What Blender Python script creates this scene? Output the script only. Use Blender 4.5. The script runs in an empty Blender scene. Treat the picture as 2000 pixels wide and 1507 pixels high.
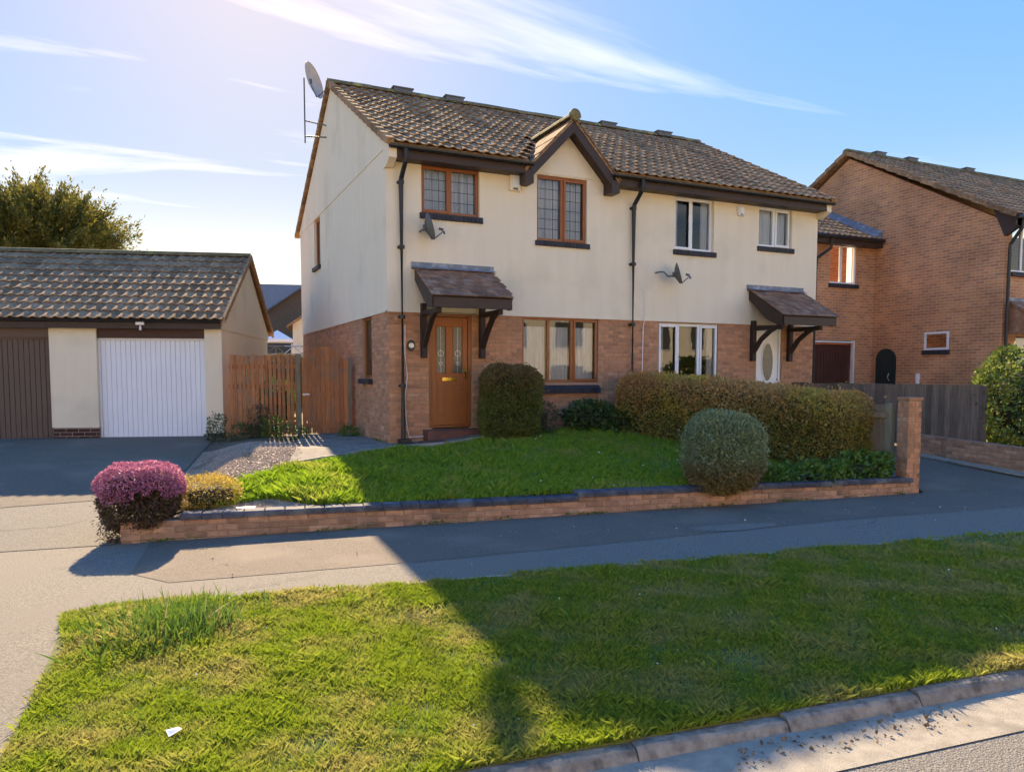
import bpy, bmesh, math, random
import numpy as np
from mathutils import Vector, Matrix
rng = np.random.default_rng(7); random.seed(7)
R = math.radians
scene = bpy.context.scene
C = scene.collection

# ------------------------------------------------------------------ camera
cd = bpy.data.cameras.new('camera'); cam = bpy.data.objects.new('camera', cd); C.objects.link(cam)
cd.sensor_width = 36.0; cd.lens = 26.1; cd.shift_y = 0.035; cd.clip_start = 0.1; cd.clip_end = 2000
cam.location = (-3.546, -12.71, 1.2458); cam.rotation_euler = (R(90 - 3.72), 0, R(-24.976))
scene.camera = cam
# ------------------------------------------------------------------ light
SUN_AZ, SUN_EL = 6.5, 31.0            # azimuth from +Y towards +X
w = bpy.data.worlds.new('World'); scene.world = w; w.use_nodes = True
nt = w.node_tree; nt.nodes.clear()
def N(t, **k):
    n = nt.nodes.new(t)
    for a, b in k.items(): setattr(n, a, b)
    return n
L = lambda a, b: nt.links.new(a, b)
sky = N('ShaderNodeTexSky', sky_type='NISHITA', sun_disc=False)
sky.sun_elevation = R(SUN_EL); sky.sun_rotation = R(SUN_AZ); sky.air_density = 1.0; sky.dust_density = 0.2; sky.ozone_density = 2.5; sky.altitude = 50
tc = N('ShaderNodeTexCoord')
sep = N('ShaderNodeSeparateXYZ'); L(tc.outputs['Generated'], sep.inputs[0])
def M(op, a, b=None, c=None):
    n = N('ShaderNodeMath', operation=op)
    for i, v in enumerate((a, b, c)):
        if v is None: continue
        if isinstance(v, (int, float)): n.inputs[i].default_value = v
        else: L(v, n.inputs[i])
    return n.outputs[0]
zc = M('MAXIMUM', sep.outputs[2], 0.05)
px_ = M('DIVIDE', sep.outputs[0], zc); py_ = M('DIVIDE', sep.outputs[1], zc)      # cloud layer plane coordinates
cmb = N('ShaderNodeCombineXYZ'); L(px_, cmb.inputs[0]); L(py_, cmb.inputs[1])
mp = N('ShaderNodeMapping'); L(cmb.outputs[0], mp.inputs[0]); mp.inputs['Rotation'].default_value = (0, 0, R(28)); mp.inputs['Scale'].default_value = (0.28, 1.0, 1); mp.inputs['Location'].default_value = (0.35, 0.3, 0)
n1 = N('ShaderNodeTexNoise'); L(mp.outputs[0], n1.inputs['Vector']); n1.inputs['Scale'].default_value = 0.9; n1.inputs['Detail'].default_value = 10; n1.inputs['Roughness'].default_value = 0.55; n1.inputs['Distortion'].default_value = 0.7
rp = N('ShaderNodeValToRGB'); L(n1.outputs[0], rp.inputs[0]); rp.color_ramp.elements[0].position = 0.55; rp.color_ramp.elements[1].position = 0.88
hz_ = M('POWER', M('SUBTRACT', 1.0, M('MINIMUM', M('MULTIPLY', M('MAXIMUM', sep.outputs[2], 0.0), 3.6), 1.0)), 2.2)
cf = M('MAXIMUM', M('MULTIPLY', rp.outputs[0], 0.8), M('MULTIPLY', hz_, 0.75))
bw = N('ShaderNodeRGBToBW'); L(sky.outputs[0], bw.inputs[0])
fac = M('MULTIPLY', M('POWER', M('MAXIMUM', bw.outputs[0], 0.05), -0.93), 1.02)      # flattens sky brightness everywhere so the shaded facade gains against it
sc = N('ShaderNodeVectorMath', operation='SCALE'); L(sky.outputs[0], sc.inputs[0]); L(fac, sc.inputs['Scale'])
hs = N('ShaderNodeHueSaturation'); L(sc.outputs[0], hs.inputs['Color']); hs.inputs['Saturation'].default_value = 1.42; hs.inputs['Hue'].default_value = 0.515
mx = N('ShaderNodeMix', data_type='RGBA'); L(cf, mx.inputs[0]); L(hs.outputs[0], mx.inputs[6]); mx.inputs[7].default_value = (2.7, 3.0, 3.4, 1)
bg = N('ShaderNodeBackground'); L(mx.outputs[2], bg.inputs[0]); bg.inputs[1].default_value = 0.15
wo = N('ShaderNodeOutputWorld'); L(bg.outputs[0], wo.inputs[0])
sd = bpy.data.lights.new('sun', 'SUN'); sd.energy = 2.0; sd.angle = R(0.55); sd.color = (1, 0.99, 0.97)
so = bpy.data.objects.new('sun', sd); C.objects.link(so)
sdir = Vector((math.sin(R(SUN_AZ)) * math.cos(R(SUN_EL)), math.cos(R(SUN_AZ)) * math.cos(R(SUN_EL)), math.sin(R(SUN_EL))))
so.rotation_euler = sdir.to_track_quat('Z', 'Y').to_euler(); so.location = (0, 0, 30)
vs = scene.view_settings; vs.view_transform = 'Standard'; vs.look = 'None'; vs.exposure = 2.6; vs.gamma = 1; vs.use_curve_mapping = False
vs.use_white_balance = True; vs.white_balance_temperature = 12000; vs.white_balance_tint = 14      # camera balanced for the open shade

# ------------------------------------------------------------------ materials
MATS = {}
def mat(name, c1, c2=None, scale=6, rough=.75, bump=0, bscale=60, rnd=0, spec=.35, stretch=None, c3=None, c3scale=.7, c3pos=(.52, .68), trans=0, metal=0, bdist=.01):
    """procedural surface: two tones by noise, a third by large patches, a value shift for each piece, fine relief"""
    if name in MATS: return MATS[name]
    m = bpy.data.materials.new(name); m.use_nodes = True; t = m.node_tree; t.nodes.clear()
    def n(k, **kw):
        x = t.nodes.new(k)
        for a, b in kw.items(): setattr(x, a, b)
        return x
    l = t.links.new
    out = n('ShaderNodeOutputMaterial'); p = n('ShaderNodeBsdfPrincipled'); g = n('ShaderNodeNewGeometry')
    vec = g.outputs['Position']
    if stretch:
        mpp = n('ShaderNodeMapping'); l(vec, mpp.inputs[0]); mpp.inputs['Scale'].default_value = stretch; vec = mpp.outputs[0]
    col = None
    c2 = c2 or c1
    nz = n('ShaderNodeTexNoise'); nz.inputs['Scale'].default_value = scale; nz.inputs['Detail'].default_value = 5; nz.inputs['Roughness'].default_value = .6; l(vec, nz.inputs['Vector'])
    cr = n('ShaderNodeValToRGB'); l(nz.outputs[0], cr.inputs[0]); e = cr.color_ramp.elements
    e[0].position = .36; e[0].color = (*c1, 1); e[1].position = .64; e[1].color = (*c2, 1); col = cr.outputs[0]
    if c3:
        n3 = n('ShaderNodeTexNoise'); n3.inputs['Scale'].default_value = c3scale; n3.inputs['Detail'].default_value = 6; l(g.outputs['Position'], n3.inputs['Vector'])
        r3 = n('ShaderNodeValToRGB'); l(n3.outputs[0], r3.inputs[0]); r3.color_ramp.elements[0].position = c3pos[0]; r3.color_ramp.elements[1].position = c3pos[1]
        m3 = n('ShaderNodeMix', data_type='RGBA'); l(r3.outputs[0], m3.inputs[0]); l(col, m3.inputs[6]); m3.inputs[7].default_value = (*c3, 1); col = m3.outputs[2]
    if rnd:
        oi = n('ShaderNodeObjectInfo'); ad = n('ShaderNodeMath', operation='ADD'); l(oi.outputs['Random'], ad.inputs[0]); l(g.outputs['Random Per Island'], ad.inputs[1])
        fr = n('ShaderNodeMath', operation='FRACT'); l(ad.outputs[0], fr.inputs[0])
        mr = n('ShaderNodeMapRange'); l(fr.outputs[0], mr.inputs[0]); mr.inputs[3].default_value = 1 - rnd; mr.inputs[4].default_value = 1 + rnd
        mm = n('ShaderNodeVectorMath', operation='SCALE'); l(col, mm.inputs[0]); l(mr.outputs[0], mm.inputs['Scale']); col = mm.outputs[0]
    l(col, p.inputs['Base Color']); p.inputs['Roughness'].default_value = rough; p.inputs['Specular IOR Level'].default_value = spec; p.inputs['Metallic'].default_value = metal
    if bump:
        nb = n('ShaderNodeTexNoise'); nb.inputs['Scale'].default_value = bscale; nb.inputs['Detail'].default_value = 4; l(g.outputs['Position'], nb.inputs['Vector'])
        bp = n('ShaderNodeBump'); bp.inputs['Strength'].default_value = bump; bp.inputs['Distance'].default_value = bdist; l(nb.outputs[0], bp.inputs['Height']); l(bp.outputs[0], p.inputs['Normal'])
    sh = p.outputs[0]
    if trans:
        tr = n('ShaderNodeBsdfTranslucent'); l(col, tr.inputs[0]); ms = n('ShaderNodeMixShader'); ms.inputs[0].default_value = trans; l(sh, ms.inputs[1]); l(tr.outputs[0], ms.inputs[2]); sh = ms.outputs[0]
    l(sh, out.inputs[0]); MATS[name] = m; return m
def brick_mat(name):
    m = bpy.data.materials.new(name); m.use_nodes = True; t = m.node_tree; p = t.nodes['Principled BSDF']; l = t.links.new
    g = t.nodes.new('ShaderNodeNewGeometry'); s = t.nodes.new('ShaderNodeSeparateXYZ'); l(g.outputs['Position'], s.inputs[0])
    a = t.nodes.new('ShaderNodeMath'); a.operation = 'ADD'; l(s.outputs[0], a.inputs[0]); l(s.outputs[1], a.inputs[1])
    c = t.nodes.new('ShaderNodeCombineXYZ'); l(a.outputs[0], c.inputs[0]); l(s.outputs[2], c.inputs[1])
    b = t.nodes.new('ShaderNodeTexBrick'); l(c.outputs[0], b.inputs['Vector']); b.inputs['Scale'].default_value = 1; b.inputs['Brick Width'].default_value = .225; b.inputs['Row Height'].default_value = .075
    b.inputs['Mortar Size'].default_value = .008; b.inputs['Mortar Smooth'].default_value = .3; b.inputs['Bias'].default_value = -.1
    b.inputs['Color1'].default_value = (.64, .26, .11, 1); b.inputs['Color2'].default_value = (.44, .17, .08, 1); b.inputs['Mortar'].default_value = (.56, .40, .28, 1)
    z = t.nodes.new('ShaderNodeTexNoise'); z.inputs['Scale'].default_value = 1.3; z.inputs['Detail'].default_value = 6; l(g.outputs['Position'], z.inputs['Vector'])
    r = t.nodes.new('ShaderNodeMapRange'); l(z.outputs[0], r.inputs[0]); r.inputs[1].default_value = .3; r.inputs[2].default_value = .7; r.inputs[3].default_value = .8; r.inputs[4].default_value = 1.2
    k = t.nodes.new('ShaderNodeVectorMath'); k.operation = 'SCALE'; l(b.outputs[0], k.inputs[0]); l(r.outputs[0], k.inputs['Scale']); l(k.outputs[0], p.inputs['Base Color']); p.inputs['Roughness'].default_value = .9
    bp = t.nodes.new('ShaderNodeBump'); bp.invert = True; bp.inputs['Strength'].default_value = .6; bp.inputs['Distance'].default_value = .008; l(b.outputs['Fac'], bp.inputs['Height']); l(bp.outputs[0], p.inputs['Normal'])
    return m
def glass_mat(name, tint=(.93, .95, .96)):
    m = bpy.data.materials.new(name); m.use_nodes = True; t = m.node_tree; t.nodes.clear(); l = t.links.new
    o = t.nodes.new('ShaderNodeOutputMaterial'); tr = t.nodes.new('ShaderNodeBsdfTransparent'); tr.inputs[0].default_value = (*tint, 1)
    gl = t.nodes.new('ShaderNodeBsdfGlossy'); gl.inputs['Roughness'].default_value = .015; gl.inputs['Color'].default_value = (1, 1, 1, 1)
    nz = t.nodes.new('ShaderNodeTexNoise'); nz.inputs['Scale'].default_value = 2.2; bp = t.nodes.new('ShaderNodeBump'); bp.inputs['Strength'].default_value = .05; bp.inputs['Distance'].default_value = .02
    g = t.nodes.new('ShaderNodeNewGeometry'); l(g.outputs['Position'], nz.inputs['Vector']); l(nz.outputs[0], bp.inputs['Height']); l(bp.outputs[0], gl.inputs['Normal'])
    f = t.nodes.new('ShaderNodeFresnel'); f.inputs[0].default_value = 1.6
    mx = t.nodes.new('ShaderNodeMixShader'); l(f.outputs[0], mx.inputs[0]); l(tr.outputs[0], mx.inputs[1]); l(gl.outputs[0], mx.inputs[2]); l(mx.outputs[0], o.inputs[0])
    return m
CREAM = mat('cream_render', (.87, .725, .54), (.83, .69, .51), 1.6, .92, .6, 110, stretch=(3, 3, .3), c3=(.68, .57, .41), c3scale=.9, c3pos=(.55, .8))
BRICK = mat('red_brick', (.57, .26, .14), (.46, .20, .105), 9, .9, .5, 90, rnd=.2, c3=(.60, .36, .23), c3scale=3, c3pos=(.58, .8))
BUFF = mat('orange_brown_brick', (.50, .27, .165), (.37, .18, .11), 9, .9, .6, 90, rnd=.3, c3=(.20, .12, .08), c3scale=2.2, c3pos=(.55, .72))
MORTAR = mat('mortar', (.46, .30, .20), (.38, .24, .16), 20, .95, .4, 120)
NBRICK = brick_mat('brick_courses')
TILE = mat('roof_tile_brown', (.37, .205, .115), (.25, .135, .076), 11, .92, .5, 70, rnd=.3, c3=(.44, .31, .19), c3scale=13, c3pos=(.50, .72), spec=.10)
TILE2 = mat('canopy_tile_brown', (.34, .155, .085), (.23, .105, .06), 9, .9, .5, 80, rnd=.3, c3=(.34, .21, .15), c3scale=6)
RIDGE = mat('ridge_lichen', (.20, .15, .075), (.12, .10, .05), 8, .85, .5, 60, rnd=.2, c3=(.30, .26, .09), c3scale=3)
FASCIA = mat('dark_brown_paint', (.058, .032, .025), (.048, .027, .021), 4, .5, .15, 50)
TIMBER = mat('brown_stained_timber', (.045, .026, .02), (.033, .02, .016), 6, .6, .3, 40, stretch=(4, 4, .5))
BLACKP = mat('black_plastic', (.018, .018, .019), (.013, .013, .013), 5, .42, spec=.5)
OAK = mat('orange_oak_frame', (.38, .11, .027), (.30, .08, .02), 8, .42, .15, 40, stretch=(6, 6, .8), spec=.5)
DOORM = mat('orange_oak_door', (.42, .115, .026), (.36, .092, .02), 10, .45, .2, 40, stretch=(9, 9, .6), spec=.5)
UPVC = mat('white_upvc', (.80, .80, .79), (.76, .76, .75), 3, .35, spec=.5)
SLATE = mat('blue_black_sill_brick', (.036, .036, .044), (.024, .024, .03), 20, .6, .4, 80, rnd=.25)
COPE = mat('blue_grey_coping', (.085, .085, .098), (.05, .05, .06), 9, .85, .5, 70, rnd=.25, c3=(.16, .15, .14), c3scale=3)
LEAD = mat('lead_flashing', (.20, .23, .26), (.13, .15, .17), 9, .55, .4, 30, c3=(.32, .35, .38), c3scale=7)
GLASS = glass_mat('window_glass')
NET = mat('net_curtain', (.82, .84, .88), (.66, .69, .74), 18, .9, stretch=(1, 1, .05), trans=.3)
DARKROOM = mat('room_interior', (.20, .18, .16), (.16, .14, .12), 2, .95)
BRASS = mat('polished_brass', (.75, .50, .13), (.70, .45, .1), 5, .25, metal=1)
CHROME = mat('galvanised_metal', (.52, .52, .53), (.42, .42, .43), 10, .4, metal=.8)
GREYDISH = mat('grey_dish_paint', (.125, .13, .13), (.10, .105, .105), 5, .5)
BEIGEDISH = mat('beige_dish_paint', (.42, .39, .33), (.36, .33, .28), 5, .5)
LEADBAR = mat('lead_came', (.03, .033, .045), None, 5, .5)
OBSC = mat('leaded_obscure_glass', (.045, .055, .05), (.10, .11, .095), 38, .12, .3, 60, spec=.6)
GARWHITE = mat('white_garage_door', (.80, .81, .84), (.77, .78, .81), 2, .4, spec=.45)
GARBROWN = mat('brown_garage_door', (.135, .082, .062), (.12, .073, .055), 2, .5)
DARKBRICK = mat('dark_plinth_brick', (.085, .035, .028), (.05, .025, .022), 9, .9, .5, 80, rnd=.3)
PICKET = mat('orange_cedar_stain', (.50, .18, .068), (.36, .12, .046), 7, .75, .5, 60, rnd=.2, stretch=(5, 5, .5), c3=(.30, .15, .085), c3scale=4)
OLDWOOD = mat('weathered_board', (.25, .165, .115), (.15, .10, .07), 7, .9, .6, 60, rnd=.28, stretch=(6, 6, .4))
TANWOOD = mat('tan_fence_board', (.26, .19, .12), (.19, .135, .085), 7, .9, .6, 60, rnd=.2, stretch=(6, 6, .4))
POSTW = mat('grey_green_post', (.22, .20, .14), (.16, .14, .09), 7, .9, .5, 60, stretch=(5, 5, .5))
CONC = mat('concrete', (.36, .33, .28), (.27, .25, .21), 5, .92, .5, 90, c3=(.20, .185, .155), c3scale=2.5)
KERBM = mat('kerb_concrete', (.30, .255, .20), (.19, .16, .128), 14, .95, 1.0, 45, rnd=.13, c3=(.12, .10, .08), c3scale=9, c3pos=(.52, .66))
TARNEW = mat('dark_tarmac', (.21, .165, .122), (.105, .085, .065), 62, .92, .9, 120, c3=(.215, .17, .128), c3scale=1.3, c3pos=(.5, .75))
TAROLD = mat('worn_tarmac', (.255, .225, .178), (.13, .115, .093), 62, .92, 1.0, 110, c3=(.20, .17, .137), c3scale=1.1, c3pos=(.5, .7))
ROADM = mat('road_chippings', (.27, .25, .215), (.125, .115, .10), 75, .9, 1.0, 95, bdist=.02)
CHANNEL = mat('gutter_dust', (.34, .30, .235), (.27, .235, .185), 12, .95, .5, 120, c3=(.22, .19, .15), c3scale=3)
SOIL = mat('garden_soil', (.16, .115, .075), (.10, .072, .05), 12, .95, .9, 60, c3=(.20, .16, .11), c3scale=2)
TURF = mat('turf_soil', (.12, .15, .03), (.10, .10, .035), 14, .95, .8, 60, c3=(.14, .12, .06), c3scale=1.4)
PATHM = mat('worn_path', (.24, .205, .165), (.17, .148, .12), 7, .92, .6, 80, c3=(.12, .11, .085), c3scale=2.2)
GRAVEL = mat('pink_gravel', (.52, .38, .29), (.34, .24, .175), 60, .9, 1.0, 70, rnd=.3, c3=(.23, .18, .13), c3scale=2)
FARG = mat('field_ground', (.12, .14, .05), (.10, .10, .05), .3, .95)
BARK = mat('bark', (.10, .075, .05), (.06, .045, .032), 12, .95, .8, 40)
PAPER = mat('white_paper', (.82, .82, .82), None, 3, .8)
GREYROOF = mat('grey_slate_roof', (.13, .14, .155), (.10, .108, .12), 5, .8, .4, 12)
BROWNWALL = mat('brown_brick_far', (.17, .115, .078), (.125, .085, .06), 14, .95)
DGREEN = mat('dark_green_door', (.018, .035, .034), (.013, .026, .026), 5, .45)
MAROON = mat('maroon_door', (.075, .026, .02), (.06, .02, .016), 5, .5)

# ------------------------------------------------------------------ helpers
class MB:
    def __init__(s): s.v = []; s.f = []
    def add(s, vs, fs):
        o = len(s.v); s.v += [tuple(v) for v in vs]; s.f += [tuple(i + o for i in f) for f in fs]; return s
    def box(s, x0, x1, y0, y1, z0, z1):
        return s.add([(x0,y0,z0),(x1,y0,z0),(x1,y1,z0),(x0,y1,z0),(x0,y0,z1),(x1,y0,z1),(x1,y1,z1),(x0,y1,z1)],
                     [(0,3,2,1),(4,5,6,7),(0,1,5,4),(1,2,6,5),(2,3,7,6),(3,0,4,7)])
    def hexa(s, P): return s.add(P, [(0,3,2,1),(4,5,6,7),(0,1,5,4),(1,2,6,5),(2,3,7,6),(3,0,4,7)])
    def bar(s, a, b, wd, ht, up=(0,0,1)):
        a = Vector(a); b = Vector(b); d = (b - a).normalized(); u = Vector(up); sd_ = d.cross(u)
        if sd_.length < 1e-4: sd_ = Vector((1,0,0))
        sd_.normalize(); u = sd_.cross(d); sd_ *= wd / 2; u *= ht / 2
        return s.hexa([a-sd_-u, a+sd_-u, b+sd_-u, b-sd_-u, a-sd_+u, a+sd_+u, b+sd_+u, b-sd_+u])
    def tube(s, pts, r, n=8, cap=True):
        pts = [Vector(p) for p in pts]; rings = []; up = Vector((0,0,1))
        for i, p in enumerate(pts):
            d = (pts[min(i+1, len(pts)-1)] - pts[max(i-1, 0)]).normalized()
            a = d.cross(up)
            if a.length < 1e-3: a = d.cross(Vector((0,1,0)))
            a.normalize(); b = a.cross(d); rr = r[i] if isinstance(r, (list, tuple)) else r
            rings.append([p + a*math.cos(t*2*math.pi/n)*rr + b*math.sin(t*2*math.pi/n)*rr for t in range(n)])
        o = len(s.v); s.v += [tuple(v) for q in rings for v in q]
        for i in range(len(rings)-1):
            for t in range(n): s.f.append((o+i*n+t, o+i*n+(t+1)%n, o+(i+1)*n+(t+1)%n, o+(i+1)*n+t))
        if cap: s.f.append(tuple(o+t for t in range(n))[::-1]); s.f.append(tuple(o+(len(rings)-1)*n+t for t in range(n)))
        return s
    def prism(s, poly, d0, d1, ax='y'):
        k = len(poly)
        mk = {'y': lambda a, b, d: (a, d, b), 'x': lambda a, b, d: (d, a, b), 'z': lambda a, b, d: (a, b, d)}[ax]
        vs_ = [mk(a, b, d0) for a, b in poly] + [mk(a, b, d1) for a, b in poly]
        return s.add(vs_, [tuple(range(k))[::-1], tuple(range(k, 2*k))] + [(i, (i+1)%k, k+(i+1)%k, k+i) for i in range(k)])
    def lathe(s, prof, c, axis, n=20):
        ax = Vector(axis).normalized(); a = ax.orthogonal().normalized(); b = ax.cross(a); c = Vector(c); o = len(s.v)
        for r, h in prof:
            for t in range(n): s.v.append(tuple(c + ax*h + (a*math.cos(t*2*math.pi/n) + b*math.sin(t*2*math.pi/n))*r))
        for i in range(len(prof)-1):
            for t in range(n): s.f.append((o+i*n+t, o+i*n+(t+1)%n, o+(i+1)*n+(t+1)%n, o+(i+1)*n+t))
        return s
    def mesh(s, name, smooth=False):
        me = bpy.data.meshes.new(name); me.from_pydata(s.v, [], s.f); me.update()
        bm = bmesh.new(); bm.from_mesh(me); bmesh.ops.recalc_face_normals(bm, faces=bm.faces); bm.to_mesh(me); bm.free()
        if smooth: me.shade_smooth()
        return me
    def build(s, name, m, parent=None, smooth=False, bevel=0):
        me = s.mesh(name, smooth)
        if bevel:
            bm = bmesh.new(); bm.from_mesh(me)
            bmesh.ops.bevel(bm, geom=[e for e in bm.edges if e.is_manifold and e.calc_face_angle(0) > .6], offset=bevel, segments=1, affect='EDGES', clamp_overlap=True); bm.to_mesh(me); bm.free()
        return ob(name, me, m, parent)
def ob(name, me, m, parent=None, loc=None, rot=None, scale=None):
    o = bpy.data.objects.new(name, me); C.objects.link(o)
    if m and not me.materials: me.materials.append(m)
    if parent: o.parent = parent
    if loc is not None: o.location = loc
    if rot is not None: o.rotation_euler = rot
    if scale is not None: o.scale = scale
    return o
def tag(o, label, cat, group=None):
    o['label'] = label; o['category'] = cat
    if group: o['group'] = group
    return o
def struct(o): o['kind'] = 'structure'; return o
def stuff(o): o['kind'] = 'stuff'; return o
def thing(name, label, cat, loc=(0,0,0), rz=0, group=None):
    o = bpy.data.objects.new(name, None); C.objects.link(o); o.location = loc; o.rotation_euler = (0, 0, rz); o.empty_display_size = .2
    return tag(o, label, cat, group)
def sstep(a, b, x):
    t = np.clip((np.asarray(x, float) - a) / (b - a), 0, 1); return t*t*(3 - 2*t)

# ------------------------------------------------------------------ terrain heights
def S(x): return -.65 + .012*(np.clip(x, -14, 16) + 4)              # the street climbs a little to the right
def wl(x): return -3.46 - .18*(np.asarray(x, float) + 4.07)         # front face of the garden wall
def xe(y): return -4.05 + (np.asarray(y, float) + 3.5)*.20          # right edge of the garage drive
def H(x, y):
    x = np.asarray(x, float); y = np.asarray(y, float); w_ = wl(x); s = S(x)
    dl = s + (-.04 - s)*np.clip((y - w_)/(3.6 - w_), 0, 1)
    zf = .20*sstep(0, 2.4, x)
    la = (s + .24) + (zf - (s + .24))*np.clip((y - w_ - .2)/(-.3 - w_ - .2), 0, 1)
    dr = s + (-.03 - s)*np.clip((y - w_)/5.5, 0, 1)
    a = sstep(0, 1.0, x - xe(y)); b = sstep(6.35, 6.6, x)
    h = dl + (la - dl)*a; h = h + (dr - h)*b
    return np.where(y <= w_, s, h)
def sheet(name, poly, m, off, res=.3, hf=H, skirt=0):
    bm = bmesh.new(); f = bm.faces.new([bm.verts.new((p[0], p[1], 0)) for p in poly])
    xs = [p[0] for p in poly]; ys = [p[1] for p in poly]
    for ax, lo, hi in ((0, min(xs), max(xs)), (1, min(ys), max(ys))):
        k = math.floor(lo/res)*res + res
        while k < hi:
            co = [0, 0, 0]; no = [0, 0, 0]; co[ax] = k; no[ax] = 1
            bmesh.ops.bisect_plane(bm, geom=bm.verts[:] + bm.edges[:] + bm.faces[:], plane_co=co, plane_no=no); k += res
    for v in bm.verts: v.co.z = float(hf(v.co.x, v.co.y)) + off
    if skirt:
        ed = [e for e in bm.edges if e.is_boundary]; r = bmesh.ops.extrude_edge_only(bm, edges=ed)
        for v in [g for g in r['geom'] if isinstance(g, bmesh.types.BMVert)]: v.co.z -= skirt
    bmesh.ops.recalc_face_normals(bm, faces=bm.faces)
    me = bpy.data.meshes.new(name); bm.to_mesh(me); bm.free()
    return ob(name, me, m)
def line(p, q, n): return [(p[0] + (q[0]-p[0])*i/n, p[1] + (q[1]-p[1])*i/n) for i in range(n+1)]
Hs = lambda x, y: S(x)
WX0, WX1 = -4.05, 6.45                                              # garden wall ends
def pe(x): return -6.15 - .18*(x + 3.18)                            # pavement outer edge
def kb(x): return -9.56 - .118*(x + 2.08)                           # back of kerb

struct(sheet('ground', [(-400,-300),(400,-300),(400,500),(-400,500)], FARG, -1.3, 200, lambda x, y: 0))
struct(sheet('garden_ground', [(-30,60),(-30,wl(-30)+.02),(30,wl(30)+.02),(30,60)], SOIL, -.012, .35))
struct(sheet('road', [(-40,kb(-40)-.42),(40,kb(40)-.42),(40,-15.6),(-40,-15.6)], ROADM, -.066, 2, Hs))
struct(sheet('gutter_channel', [(-40,kb(-40)-.10),(40,kb(40)-.10),(40,kb(40)-.50),(-40,kb(-40)-.50)], CHANNEL, -.060, 2, Hs))
struct(sheet('pavement', [(-40,wl(-40)+.03),(40,wl(40)+.03),(40,pe(40)),(-40,pe(-40))], TAROLD, 0, 1, Hs))
struct(sheet('resurfaced_strip', [(-3.75,wl(-3.75)+.02),(12,wl(12)+.02),(12,wl(12)-1.20),(4,wl(4)-1.32),(-.9,-5.80),(-3.57,-5.40),(-3.9,-4.9)], TARNEW, .004, .5, Hs))
struct(sheet('tarmac_patch', [(2.0,-5.72),(2.5,-5.78),(3.1,-5.98),(3.0,-6.13),(2.4,-6.12),(2.05,-5.95)], TAROLD, .008, .5, Hs))
struct(sheet('verge_ground', [(-4.3,-5.95),(-4.3,kb(-4.3)),(40,kb(40)),(40,pe(40)-.06),(-3.2,pe(-3.2)-.06)], TURF, .008, 1, Hs, .12))
struct(sheet('drive_crossover', [(-40,pe(-40)+.02),(-4.28,pe(-4.28)+.02),(-4.28,kb(-4.28)),(-40,kb(-40))], TAROLD, .002, 1, Hs))
struct(sheet('garage_drive', [(-12,wl(-12)-.02),(-4.12,wl(-4.12)-.02),(float(xe(0)),0),(float(xe(3.6)),3.6),(-2.3,4.4),(-9,6.2),(-12,6.2)], TAROLD, .006, .35))
struct(sheet('garage_drive_apron', [(-9,-1.2),(float(xe(-1.2))-.03,-1.35),(float(xe(3.6))-.03,3.6),(-2.4,4.3),(-9,6)], TARNEW, .011, .35))
struct(sheet('side_drive', [(6.62,wl(6.62)-.02),(9.25,wl(9.25)-.02),(9.3,-1),(12,1.6),(6.62,1.6)], TARNEW, .006, .35))
struct(sheet('front_lawn', [(-3.0,-3.15),(-2.6,-2.2),(-1.96,-1.45),(-1.0,-1.02),(-.09,-.66),(1.55,-.72),(1.9,-.4),(4.4,-.4),(5.6,-4.85),(3,-4.48),(-.6,-3.85),(-1.9,-3.6),(-2.4,-3.05)], TURF, .012, .25))
struct(sheet('gravel_bed', [(float(xe(-2.6))+.02,-2.6),(-2.95,-2.9),(-2.6,-2.15),(-1.98,-1.42),(-1.6,-.6),(-1.5,1.0),(-2.5,1.8),(float(xe(1.8))+.02,1.8)], GRAVEL, .008, .2))
struct(sheet('front_gravel', [(-3.45,-3.35),(-2.95,-3.2),(-2.4,-3.05),(-1.9,-3.6),(-2.2,-3.68),(-3.4,-3.47)], GRAVEL, .01, .2))
struct(sheet('path', [(-1.96,-1.40),(-.09,-.62),(1.75,-.66),(1.75,-.02),(-.02,-.02),(-.02,2.6),(-1.05,2.75),(-1.45,1.0),(-1.65,-.3)], PATHM, .016, .25))
# path edging, laid as separate lengths
ed = struct(MB().bar((-2.02,-1.45,float(H(-2.02,-1.45))+.01), (-2.0,-1.44,float(H(-2,-1.44))+.01), .05, .06).build('path_edging', CONC))
eps = [(-2.0,-1.44),(-1.4,-1.16),(-.75,-.88),(-.09,-.64),(.8,-.68),(1.7,-.70)]
for a, b in zip(eps[:-1], eps[1:]):
    MB().bar((a[0]+.01,a[1],float(H(*a))+.02), (b[0]-.01,b[1],float(H(*b))+.02), .055, .09).build('edging_stone', CONC, ed)

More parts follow.
